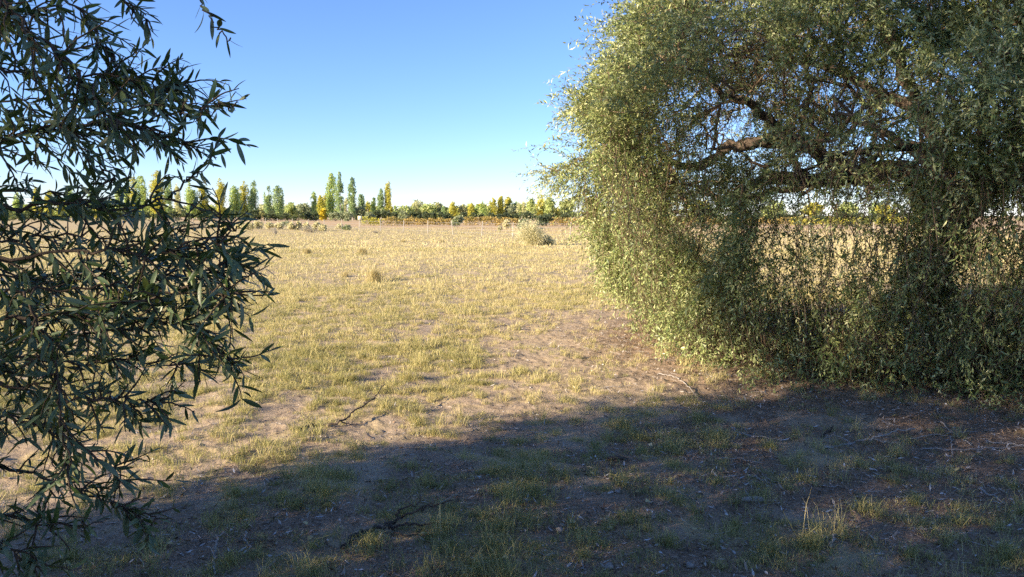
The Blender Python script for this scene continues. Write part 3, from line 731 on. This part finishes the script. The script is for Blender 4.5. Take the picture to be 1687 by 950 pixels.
ORD = ['first', 'second', 'third', 'fourth', 'fifth', 'sixth', 'seventh', 'eighth', 'ninth', 'tenth', 'eleventh', 'twelfth', 'thirteenth', 'fourteenth', 'fifteenth', 'sixteenth', 'seventeenth', 'eighteenth',
    'nineteenth', 'twentieth'] + ['twenty-' + q for q in ('first', 'second', 'third', 'fourth', 'fifth', 'sixth', 'seventh', 'eighth', 'ninth')] + ['thirtieth'] + ['thirty-' + q for q in ('first', 'second', 'third', 'fourth', 'fifth', 'sixth', 'seventh', 'eighth', 'ninth')] + ['fortieth'] + ['forty-' + q for q in ('first', 'second', 'third', 'fourth', 'fifth', 'sixth', 'seventh', 'eighth', 'ninth')]
TENS = ['', '', 'twenty', 'thirty', 'forty', 'fifty', 'sixty', 'seventy', 'eighty']
def ordw(k):
    n = k + 1
    if n <= 20: return ORD[k]
    t, u = divmod(n, 10)
    return TENS[t][:-1] + 'ieth' if u == 0 else TENS[t] + '-' + ORD[u - 1]
POP = [(30, 318, 16, 'g'), (62, 310, 13, 'y'), (84, 312, 15, 'y'), (118, 306, 12, 'g'), (150, 308, 12, 'd'), (198, 299, 9, 'g'), (210, 297, 10, 'g'), (222, 291, 14, 'y'), (235, 290, 14, 'g'), (262, 281, 22, 'y'), (281, 295, 13, 'd'), (293, 304, 10, 'p'),
    (314, 300, 15, 'g'), (336, 302, 14, 'y'), (364, 294, 15, 'y'), (388, 306, 17, 'g'), (404, 298, 12, 'y'), (421, 297, 15, 'd'), (443, 301, 13, 'd'), (460, 306, 14, 'd'), (518, 315, 8, 'g'), (529, 322, 11, 'y'), (537, 319, 13, 'y'),
    (548, 284, 14, 'g'), (561, 283, 12, 'd'), (571, 326, 9, 'p'), (581, 292, 13, 'd'), (595, 319, 9, 'd'), (606, 332, 9, 'y'), (616, 326, 9, 'g'), (628, 311, 10, 'd'), (641, 299, 11, 'y'), (652, 339, 5, 'g'), (731, 339, 7, 'd'),
    (747, 332, 14, 'y'), (763, 336, 13, 'p'), (777, 335, 12, 'y'), (786, 337, 10, 'g'), (795, 330, 9, 'g'), (812, 326, 12, 'y'), (826, 323, 13, 'y'), (837, 324, 14, 'y'), (848, 330, 9, 'g'), (860, 329, 15, 'p'), (1440, 330, 12, 'g')]
PM = {'g': ('pop_green', 'green'), 'y': ('pop_yellow', 'yellowing'), 'd': ('pop_dark', 'dark green'), 'p': ('pop_pale', 'pale thin-leaved')}
for k, (px, top, wd, c) in enumerate(POP):
    H = 358 - top; size = 'very tall' if H > 70 else 'tall' if H > 55 else 'medium' if H > 36 else 'short'
    loc, t, g = poplar(px, top, wd, 255 + 25 * rng.random() + (20 if H < 40 else 0), M[PM[c][0]], n=int(500 + 16 * wd * H / 5))
    root = empty('poplar', loc, f'{size} {PM[c][1]} poplar, {ORD[k]} from the left along the skyline', 'tree', 'poplars on the horizon')
    child(t, 'trunk', M['pale_bark'], root, True); child(g, 'crown', M[PM[c][0]], root)
BT = [(0, 335, 40, 'broad_green', 290), (45, 338, 36, 'broad_green', 290), (110, 333, 34, 'pop_yellow', 285), (175, 330, 36, 'broad_green', 285), (250, 338, 40, 'broad_green', 290), (330, 336, 44, 'broad_green', 290), (400, 339, 36, 'broad_green', 290), (480, 335, 27, 'broad_green', 290), (503, 336, 27, 'greygreen', 290),
    (532, 346, 15, 'gold', 240), (560, 340, 30, 'broad_green', 280), (592, 341, 24, 'greygreen', 280), (625, 340, 30, 'broad_green', 280), (685, 331, 34, 'pop_pale', 300), (705, 337, 26, 'broad_green', 300), (720, 334, 24, 'pop_pale', 300),
    (764, 341, 30, 'broad_green', 290), (800, 341, 36, 'broad_green', 290), (843, 338, 28, 'greygreen', 285), (876, 328, 22, 'broad_green', 270), (890, 323, 24, 'pop_yellow', 270), (905, 326, 22, 'broad_green', 270), (935, 330, 30, 'broad_green', 270), (975, 326, 40, 'pop_yellow', 270), (1030, 328, 40, 'broad_green', 270),
    (1090, 326, 40, 'broad_green', 265), (1150, 330, 44, 'pop_yellow', 265), (1215, 330, 44, 'broad_green', 265), (1275, 332, 44, 'broad_green', 265), (1340, 335, 44, 'pop_yellow', 265), (1395, 334, 40, 'broad_green', 265), (1460, 338, 40, 'pop_yellow', 265), (1530, 334, 40, 'broad_green', 265)]
for px in range(-5, 930, 21): BT.append((px + rng.uniform(-4, 4), 340 + rng.uniform(-4, 4), 36, ['broad_green', 'pop_pale', 'broad_green', 'pop_yellow'][int(rng.integers(0, 4))], 300))
BT.sort()
bn = {'broad_green': 'bushy green', 'pop_yellow': 'yellow green', 'greygreen': 'grey green', 'gold': 'small bright golden', 'pop_pale': 'pale airy'}
for k, (px, top, wd, m, dep) in enumerate(BT):
    loc, t, g = broad(px, top, wd, 360, dep + 10 * rng.random(), n=int(500 + 40 * wd), sz=.7, trunkfrac=.12)
    root = empty('broadleaf_tree', loc, f'{bn[m]} rounded tree, {ordw(k)} from the left among low crowns behind the hedge', 'tree', 'rounded trees on the horizon')
    child(t, 'trunk', M['brown_bark'], root, True); child(g, 'crown', M[m], root)
def olabel(k, m, n):
    c = 'dark' if m == 'hedge' else 'grey green'
    return f'{c} round orchard tree, {ordw(k)} from the left in the low row below the poplars' 
HD = []
for px in list(range(10, 500, 23)): HD.append((px + rng.uniform(-3, 3), 348 + rng.uniform(-2, 3), 27, 'hedge'))
HD += [(505, 349, 24, 'hedge'), (520, 351, 22, 'hedge'), (553, 350, 26, 'greygreen'), (574, 349, 28, 'greygreen'), (590, 352, 16, 'hedge'), (609, 350, 22, 'greygreen'), (622, 347, 22, 'hedge'), (637, 347, 22, 'hedge'), (650, 350, 20, 'hedge'), (663, 347, 20, 'greygreen')]
HD += [(px, 350 + rng.uniform(-1, 2), 19, 'hedge') for px in range(678, 745, 12)] + [(px, 351 + rng.uniform(-1, 2.5), 20, 'hedge') for px in range(766, 860, 14)] + [(px, 350 + rng.uniform(-3, 3), 38, 'hedge') for px in range(870, 1560, 34)]
for k, (px, top, wd, m) in enumerate(HD):
    dep = 225 + 4 * rng.random() if m == 'hedge' else 205 + 6 * rng.random()
    loc, t, g = broad(px, top, wd * 1.1, 362, dep, n=650, sz=.5, trunkfrac=.02)
    root = empty('orchard_tree', loc, olabel(k, m, len(HD)), 'tree', 'dark orchard trees in a row')
    child(t, 'trunk', M['brown_bark'], root, True); child(g, 'crown', M[m], root)
# autumn vine rows: each stretch is one continuous trained row
VR = [(598, 629, 'y', 'yellow green stretch of vine row just right of the small cream board'), (634, 690, 'o', 'orange yellow vine row stretch before the dark hedge, further left of the lone tree'),
    (690, 744, 'o', 'deeper orange vine row stretch ending just left of the lone small tree'), (765, 788, 'o', 'short orange vine stretch right of the lone small tree'), (795, 858, 'o', 'orange vine row stretch with a bush at each end, left of the leaning pale bush'),
    (905, 1100, 'o', 'autumn vine row seen behind the left half of the drooping olive crown'), (1100, 1300, 'o', 'autumn vine row seen through the middle of the drooping olive crown'), (1300, 1520, 'y', 'yellow vine row seen through the open window in the olive curtain')]
for x0, x1, c, lab in VR:
    g, t = Geo(), Geo(); dep = 118; X0 = P(x0, 370, dep)[0]; X1 = P(x1, 370, dep)[0]; nv = int((X1 - X0) / .8) + 1
    root = empty('vine_row', ((X0 + X1) / 2, dep, 0), lab, 'vines', 'autumn vine rows')
    for q in range(nv):
        vx = X0 + (X1 - X0) * (q + .5) / nv + rng.normal(0, .08); vh = rng.uniform(.85, 1.35); k = 190
        t = Geo(); add_segs(t, np.array([[vx, dep, -.05]]), np.array([[vx + .05, dep, .7]]), .04, .025, .5, 5); child(t, 'stem', M['brown_bark'], root)
        pp = np.stack([vx + rng.normal(0, .30, k), dep + rng.normal(0, .28, k), np.clip(.12 + vh * rng.random(k) ** .8, .05, 1.6)], -1)
        tn = np.clip(rng.normal(.5 + rng.normal(0, .15), .22, k), 0, 1)
        add_leaves(g, pp, rng.normal(0, 1, (k, 3)), rng.uniform(0, 3.14, k), .2 * rng.uniform(.6, 1.5, k), .17 * rng.uniform(.6, 1.3, k), tn, 0)
    child(g, 'foliage', M['pop_yellow' if c == 'y' else 'orange'], root)

def shrub(px, base, wpx, hpx, mat, n, label, name='shrub', group=None, sz=.12, trunk='brown_bark', tf=.05):
    q = G(px, base); dep = q[1]; loc, t, g = broad(px, 0, wpx, 0, dep, 10) if False else (None, None, None)
    H = hpx / F_PX * dep; topy = base - hpx
    x = q[0]; top_px = topy
    loc, t, g = broad(px, topy, wpx, base, dep, n=n, sz=sz, trunkfrac=tf)
    root = empty(name, loc, label, 'shrub' if 'tree' not in name else 'tree', group)
    child(t, 'stem', M[trunk], root, True); child(g, 'crown', M[mat], root); return root
shrub(754, 376, 24, 19, 'greygreen', 900, 'small round grey green tree standing alone just behind the fence', 'small_tree', None, .28, 'pale_bark', .25)
shrub(864, 377, 24, 15, 'greygreen', 700, 'grey green round bush left of the leaning pale bush, behind the fence', 'shrub', 'shrubs near the fence', .28)
shrub(896, 372, 34, 17, 'hedge', 900, 'dark green wide bush behind the pale leaning bush', 'shrub', 'shrubs near the fence', .32)
shrub(835, 376, 22, 13, 'salt', 500, 'greyish dry bush beside the vines, behind the fence', 'shrub', 'shrubs near the fence', .25)
shrub(824, 382, 9, 9, 'salt', 300, 'little pale yellow bush between two fence posts', 'shrub', 'shrubs near the fence', .16)
SB = [(352, 374, 20, 9), (372, 376, 18, 9), (394, 376, 16, 10), (408, 377, 17, 11), (424, 376, 18, 11), (443, 377, 15, 10), (459, 377, 15, 9), (478, 378, 15, 11), (491, 378, 12, 12), (505, 380, 14, 12), (520, 378, 16, 11), (531, 379, 14, 8), (560, 375, 14, 6), (470, 372, 14, 7), (571, 378, 16, 6)]
for k, (px, b_, wd, hp) in enumerate(SB):
    shrub(px, b_ + 1, wd * 1.35, hp * 1.15, 'salt' if k not in (13, 14) else 'greygreen', 700, f'low pale straw green saltbush, {ORD[k]} of the clumps strung along the fence at left', 'saltbush', 'saltbushes along the fence', .17)

# pale leaning bush in the field
def pale_bush(cx, cy, Wd, H, lean, n, label, mat='salt', sz=.07, name='saltbush'):
    z0 = float(height(np.array([cx]), np.array([cy]))[0]); root = empty(name, (cx, cy, z0), label, 'shrub', None); g = Geo(); t = Geo()
    ns = 34; ends = []
    for i_ in range(ns):
        a = rng.uniform(0, 6.28); r = math.sqrt(rng.random()); e = np.array([cx + math.cos(a) * r * Wd + lean * (1 - r * .3), cy + math.sin(a) * r * Wd, z0 + H * (1 - .62 * r * r) * rng.uniform(.55, 1.05)])
        b0 = np.array([cx + Wd * .45, cy, z0]); path = smooth_path([b0, (b0 + e) / 2 + [0, 0, .12 * H], e], 3, .02)
        add_tube(t, path, np.linspace(.014, .004, len(path)), 4, .5, 0, False); ends.append(e)
    ends = np.array(ends); s = rng.integers(0, ns, n); u = rng.random(n) ** .6
    pp = ends[s] * u[:, None] + np.array([cx + Wd * .45 * .3, cy, z0]) * (1 - u[:, None]) * 1.0 + rng.normal(0, .13 * H, (n, 3)) * [1, 1, .8]
    pp[:, 2] = np.maximum(pp[:, 2], z0 + .03)
    dd_ = pp - np.array([cx + Wd * .3, cy, z0]) + rng.normal(0, .4 * H, (n, 3))
    add_leaves(g, pp, dd_, rng.uniform(0, 3.14, n), sz * rng.uniform(.7, 1.6, n), sz * .4 * rng.uniform(.6, 1.3, n), np.clip(rng.normal(.55, .22, n), 0, 1), 0)
    child(t, 'stem', M['pale_bark'], root); child(g, 'crown', M[mat], root)
q = G(878, 404); pale_bush(q[0], q[1], .85, 1.4, -.3, 12000, 'big pale yellow green bush leaning left, alone in the field')
q = G(905, 403); pale_bush(q[0] - .1, q[1] - .7, .46, .5, 0, 4000, 'low pale bush at the right foot of the big leaning bush')
q = G(508, 383); pale_bush(q[0], q[1], .85, .8, 0, 900, 'bare grey twiggy bush at the base of a fence post', 'dry_shrub', .09, 'dry_shrub')
q = G(451, 386); pale_bush(q[0], q[1], .45, .75, 0, 160, 'sparse leafless little bush left of the twiggy grey bush', 'dry_shrub', .06, 'dry_shrub')
q = G(618, 384); pale_bush(q[0], q[1], .4, .3, 0, 200, 'flat dry little bush in front of the fence', 'dry_shrub', .06, 'dry_shrub')

# ------------------------------------------------------------------ fence
fr = empty('wire_fence', (FA[0], FA[1], 0), 'long wire fence on thin pale wooden posts crossing the back of the field', 'fence')
def fence_pt(px):
    u = (px - 843.5) / F_PX; t = FB - FA
    # FA + s*t = (u*d', d')
    s = (u * FA[1] - FA[0]) / (t[0] - u * t[1]); return FA + s * t
posts = [fence_pt(px) for px in (844.5, 793.5, 747, 705, 665, 627.5, 593, 565, 536, 508.5, 483, 460, 439, 418, 399, 382, 366, 350, 335, 320, 306, 290, 272, 252, 228, 200)]
posts += [np.array([4.2 * k + .1, 55 - .6 * k]) for k in range(1, 12)]
tops = []
for k, p in enumerate(posts):
    g = Geo(); h = 1.12 + .18 * rng.random(); ln = rng.normal(0, .03, 2)
    add_tube(g, smooth_path([(p[0], p[1], -.2), (p[0] + ln[0], p[1] + ln[1], h * .5), (p[0] + ln[0] * 2, p[1], h)], 3), [.034, .034, .033, .032, .031, .03, .03], 7, .5, .08)
    child(g, 'post', M['post_wood'], fr, True)
order = posts[:26][::-1] + posts[26:]
for hh in (.25, .5, .75, 1.02):
    g = Geo(); pp = []
    for k in range(len(order) - 1):
        a, b_ = order[k], order[k + 1]
        for s in range(4):
            f = s / 4; pp.append([a[0] + (b_[0] - a[0]) * f, a[1] + (b_[1] - a[1]) * f - .06, hh - .03 * math.sin(f * math.pi)])
    add_tube(g, pp, .006, 4); child(g, 'wire', M['wire'], fr)
# small pale sign box on a post behind the fence
def box(g, c, s):
    c = np.array(c); s = np.array(s) / 2; V = [c + s * [a, b_, d] for a in (-1, 1) for b_ in (-1, 1) for d in (-1, 1)]
    g.add(V, [[0, 1, 3, 2], [4, 6, 7, 5], [0, 4, 5, 1], [2, 3, 7, 6], [0, 2, 6, 4], [1, 5, 7, 3]], .5)
M['sign_paint'], nt, b, out = newmat('sign_paint'); nt.links.new(ramp(nt, [(.3, (.62, .56, .34)), (.7, (.75, .70, .48))], noise(nt, 3)), b.inputs['Base Color'])
p = P(593, 362, 110); sg = empty('sign_board', (p[0], p[1], 0), 'small blank cream board on a post in front of the orchard', 'sign')
g = Geo(); box(g, (p[0], p[1], 1.25), (.62, .06, .62)); child(g, 'board', M['sign_paint'], sg)
g = Geo(); add_tube(g, [(p[0], p[1] + .08, -.1), (p[0], p[1] + .08, .8), (p[0], p[1] + .08, 1.5)], .05, 6); child(g, 'post', M['post_wood'], sg)

# ------------------------------------------------------------------ straw tufts in the field
for (px, py, h, wd, n, lab) in [(617, 462, .42, .22, 800, 'tallest straw grass tuft standing in the middle of the field'), (597, 418, .32, .2, 380, 'small dry straw tuft behind the tallest one, near the field centre'),
        (507, 418, .30, .2, 380, 'dry straw tuft at the left of the field, level with another small tuft'), (665, 399, .24, .2, 160, 'faint straw tuft far back in the field below the fence'),
        (728, 399, .22, .16, 150, 'little green straw tuft far back, left of the leaning pale bush'), (775, 392, .22, .14, 90, 'dark little tuft far back near the fence'), (570, 455, .22, .12, 160, 'thin straw tuft just left of the tallest straw tuft')]:
    q = G(px, py); sc_ = 1 if py > 440 else q[1] / 22
    g = Geo(); k = n; a = rng.uniform(0, 6.28, k); r = np.abs(rng.normal(0, wd * .6, k)); X = q[0] + np.cos(a) * r; Y = q[1] + np.sin(a) * r
    blades(g, X, Y, height(X, Y), h * rng.uniform(.4, 1.1, k), rng.uniform(.05, .8, k), np.full(k, .006 * q[1] / 18), np.clip(rng.normal(.6, .25, k), 0, 1))
    o = g.build('dry_grass_tuft', M['dry_tuft'], None, False, (q[0], q[1], 0)); tag(o, lab, 'grass tuft', 'straw tufts in the field')

# ------------------------------------------------------------------ fallen branches and sticks
def gpt(px, py, lift=.012):
    q = G(px, py); q[2] = float(height(q[:1], q[1:2])[0]) + lift; return q
def raised(px, py, h):
    q = G(px, py, h); return q
def stick(name, lab, mat, strands, group=None):
    root = None
    for k, (pts, r0, r1) in enumerate(strands):
        w_ = [gpt(*p) if len(p) == 2 else raised(*p) for p in pts]; path = smooth_path(w_, 7, .006)
        if root is None:
            g = Geo(); add_tube(g, path, np.linspace(r0, r1, len(path)) * .85 * (1 + .25 * rng.random(len(path))), 7, .5, .22); o = g.build(name, M[mat], None, True, tuple(path[0])); root = tag(o, lab, 'branch', group)
        else:
            g = Geo(); add_tube(g, path, np.linspace(r0, r1, len(path)), 6, .5, .1); o = g.build('side_twig', M[mat], None, True, tuple(root.location)); o.location = (0, 0, 0); o.parent = root
    return root
stick('fallen_branch', 'thin dark forked branch lying on the sunlit grass, tip raised', 'dark_wood', [([(487, 709), (520, 701), (560, 694, .03), (590, 673, .07), (618, 652, .12), (635, 632, .16)], .011, .003), ([(560, 694, .03), (577, 698), (600, 697)], .006, .002), ([(600, 665, .09), (612, 658, .1), (622, 657, .1)], .004, .002)])
stick('fallen_branch', 'large dark branching dead branch lying in the shaded grass at the front', 'dark_wood', [([(565, 908), (590, 888), (625, 868, .05), (650, 858, .07), (690, 838, .11), (745, 824, .12)], .014, .003), ([(625, 868, .05), (670, 864, .06), (720, 862, .06), (770, 868, .04)], .008, .002), ([(650, 858, .07), (660, 838, .12), (690, 828, .14), (692, 815, .16)], .006, .002), ([(640, 870, .04), (668, 882, .03), (700, 885)], .005, .002), ([(690, 838, .11), (720, 828, .13), (752, 826, .12)], .004, .001)])
stick('stick', 'pale bent stick standing up from the soil at the bottom left', 'dead_wood', [([(355, 950), (353, 920), (357, 890, .04), (367, 874, .06)], .007, .003), ([(367, 874, .06), (385, 885, .04), (420, 896)], .002, .001)], 'sticks on the ground')
stick('fallen_branch', 'long pale curved stick lying right of the centre below the leafy curtain', 'dead_wood', [([(1355, 737), (1400, 730), (1440, 722, .03), (1475, 711, .04), (1507, 706, .03)], .010, .005), ([(1440, 722, .03), (1462, 728, .02), (1490, 727)], .004, .002), ([(1400, 730), (1385, 720, .03), (1360, 716, .02)], .004, .002)], 'sticks on the ground')
for k, (a, b_, r, mat, lab) in enumerate([
    ([(1205, 703), (1225, 712), (1260, 718), (1290, 720)], 0, .006, 'dead_wood', 'white hooked stick lying between grass tufts left of the long curved stick'),
    ([(1500, 722), (1560, 716), (1610, 712)], 0, .004, 'dead_wood', 'thin grey stick just below the end of the long curved stick'),
    ([(1550, 700), (1575, 718), (1600, 735)], 0, .006, 'dead_wood', 'grey stick slanting down to the right in the shade at the right'),
    ([(1520, 738), (1600, 740), (1687, 739)], 0, .005, 'dead_wood', 'long straight grey stick running to the right edge'),
    ([(1625, 733), (1660, 734), (1700, 742)], 0, .006, 'dead_wood', 'short pale stick at the right edge under the leaf curtain'),
    ([(1566, 720), (1568, 735), (1570, 745)], 0, .005, 'dead_wood', 'short stick pointing towards the viewer among the grey sticks'),
    ([(1353, 720), (1365, 708), (1372, 700)], 0, .008, 'dark_wood', 'short thick dark stick left of the long curved stick'),
    ([(1234, 782), (1250, 791), (1262, 797)], 0, .006, 'dead_wood', 'pale short thick stick right of the bare soil patch'),
    ([(1240, 765), (1265, 790), (1285, 811)], 0, .003, 'dead_wood', 'thin straw coloured stick crossing the short thick one'),
    ([(1112, 816), (1135, 822), (1152, 835)], 0, .004, 'dead_wood', 'curved grey stick in front of the bare soil patch'),
    ([(1086, 733), (1098, 740), (1104, 745)], 0, .005, 'dead_wood', 'short grey stick behind the bare soil patch'),
    ([(1367, 904), (1373, 890), (1378, 878)], 0, .006, 'dead_wood', 'short white stick standing up near the bottom of the picture'),
    ([(868, 915), (890, 920), (905, 930)], 0, .003, 'dead_wood', 'thin pale twig near the bottom centre'),
    ([(958, 930), (961, 940), (964, 952)], 0, .005, 'dead_wood', 'pale twig at the very bottom centre'),
    ([(1612, 805), (1635, 815), (1655, 825)], 0, .007, 'dead_wood', 'grey half buried stick at the lower right'),
    ([(1025, 683), (1045, 682), (1065, 678)], 0, .005, 'dead_wood', 'pale stick on the sunlit bare soil beside the shade edge'),
    ([(970, 638), (1000, 637), (1040, 634)], 0, .006, 'dead_wood', 'buff stick on sunlit soil left of the leafy curtain'),
    ([(1085, 618), (1110, 622), (1130, 634), (1150, 655)], 0, .006, 'dead_wood', 'curved bare shoot running out from under the leafy curtain'),
    ([(405, 885), (408, 900), (410, 912)], 0, .005, 'dead_wood', 'small white twig right of the pale bent stick'),
    ([(1185, 755), (1215, 757), (1240, 762)], 0, .004, 'dead_wood', 'slim grey twig lying level behind the short thick stick'),
    ([(590, 650, .0), (640, 640), (650, 622)], 0, .002, 'dead_wood', 'tiny dry twig above the forked branch in the sunlit grass')]):
    stick('stick', lab, mat, [(a, r, r * .6)], 'sticks on the ground')
# log
q0, q1 = gpt(998, 754, .015), gpt(1034, 756, .015); g = Geo(); add_tube(g, smooth_path([q0, (q0 + q1) / 2 + [0, 0, .004], q1], 4), [.008, .011, .012, .013, .013, .012, .011, .010, .008], 9, .5, .1)
tag(g.build('log', M['dark_wood'], None, True, tuple(q0)), 'short dark piece of wood on the bare soil patch', 'log')
q0, q1 = gpt(1222, 826, .01), gpt(1258, 825, .012); g = Geo(); add_tube(g, smooth_path([q0, (q0 + q1) / 2, q1], 4), [.010, .016, .017, .018, .018, .017, .017, .015, .01], 9, .5, .12)
tag(g.build('log', M['dead_wood'], None, True, tuple(q0)), 'weathered grey piece of wood half sunk in the soil, right of the tufts', 'log')

# ------------------------------------------------------------------ fallen yellow leaves, stones
FL = [(545, 838, .06, 'largest pale fallen leaf on the shaded grass at left of centre'), (506, 872, .035, 'small tan leaf beside the pale bent stick'), (508, 896, .03, 'tiny cream leaf in front of the small tan one'), (706, 893, .05, 'curled cream leaf right of the big dead branch'),
    (789, 818, .04, 'narrow pale leaf in the thick shaded grass'), (1016, 763, .028, 'yellow leaf right in front of the short dark log'), (1034, 787, .03, 'cream leaf on the bare soil patch'), (1045, 813, .035, 'yellow leaf by the front edge of the bare soil patch'), (980, 786, .035, 'pale leaf at the left of the bare soil patch'),
    (1072, 830, .045, 'long cream leaf on dark soil, front of the bare patch'), (1075, 730, .03, 'yellow leaf behind the bare soil patch'), (1471, 687, .05, 'bright triangular leaf on the litter under the right tree'), (1532, 712, .04, 'tan leaf at the end of the long curved stick'), (1575, 775, .045, 'tan leaf in the shade at right, below the sticks'),
    (1374, 823, .03, 'cream leaf in the middle of the shaded litter'), (1150, 878, .04, 'cream leaf leaning on a grass tuft, low centre right'), (1640, 910, .05, 'yellowish leaf beside the big tuft in the lower right'), (1577, 884, .035, 'yellow leaf near the sunlit soil in the lower right'), (938, 865, .04, 'brown orange leaf beside the round stones'),
    (838, 926, .035, 'pale leaf at the lower centre'), (272, 900, .04, 'tan leaf at the lower left below the olive branches'), (1005, 876, .02, 'tiny leaf on bare soil low centre'), (1612, 645, .04, 'orange tan leaf in the sun patch at the right tree foot'), (1127, 842, .035, 'brown leaf right of the long cream one'), (710, 661, .035, 'yellow leaf lying in the sunlit grass of the mid field'), (925, 674, .03, 'pale yellow leaf on the sunlit strip of soil')]
for k, (px, py, s, lab) in enumerate(FL):
    q = gpt(px, py, .012); g = Geo(); a = rng.uniform(0, 6.28)
    D = np.array([[math.cos(a), math.sin(a), rng.uniform(0, .35)]])
    us = [0, .12, .3, .5, .7, .88, 1]; ws = [.03, .42, .55, .48, .3, .12, .01]; nrm_t = norm(D); X, N = frames(nrm_t, np.array([rng.normal(0, .25)])); V = []
    for u, w_ in zip(us, ws):
        for sd_ in (-1, 0, 1): V.append(q + nrm_t[0] * u * s + X[0] * sd_ * w_ * s * (.9 + .2 * rng.random()) + N[0] * (abs(sd_) * w_ * .3 * s + .12 * s * math.sin(u * 3)))
    F_ = [[i_ * 3 + c, i_ * 3 + c + 1, i_ * 3 + c + 4, i_ * 3 + c + 3] for i_ in range(6) for c in range(2)]
    g.add(V, F_, rng.random()); add_segs(g, q[None] - nrm_t * s * .35, q[None], .0008, .0012, .2)
    tag(g.build('fallen_leaf', M['fallen_leaf'], None, True, tuple(q)), lab, 'leaf', 'fallen leaves')
ST = [(922, 877, .035, 'round grey stone in the soil beside the thick grass, front one of a pair'), (926, 868, .025, 'round grey stone touching the back of the front stone'), (1017, 811, .025, 'rounded brown stone behind the tufts on the bare soil'), (1008, 812, .02, 'smaller brown stone touching the rounded brown one'), (1003, 938, .035, 'pale brown stone at the bottom centre'), (962, 870, .02, 'grey pebble right of the stone pair'),
    (1136, 938, .03, 'sunlit tan stone at the bottom right of centre'), (1189, 898, .02, 'small pale stone low right of centre'), (1669, 795, .035, 'whitish grey stone near the right edge'), (1612, 741, .025, 'cream stone by the long straight stick'), (1360, 885, .022, 'little white stone beside the short white stick')]
for px, py, s, lab in ST:
    q = gpt(px, py, s * .3); import bmesh
    bm = bmesh.new(); bmesh.ops.create_icosphere(bm, subdivisions=3, radius=s * .6)
    for v in bm.verts:
        v.co *= 1 + .22 * (math.sin(v.co.x / s * 5 + px) * math.cos(v.co.y / s * 4 + py)) + .04 * random.random(); v.co.z *= .7
    me = bpy.data.meshes.new('stone'); bm.to_mesh(me); bm.free(); me.polygons.foreach_set('use_smooth', [True] * len(me.polygons)); me.materials.append(M['stone'])
    o = bpy.data.objects.new('stone', me); o.location = q; C.objects.link(o); tag(o, lab, 'stone', 'stones on the ground')
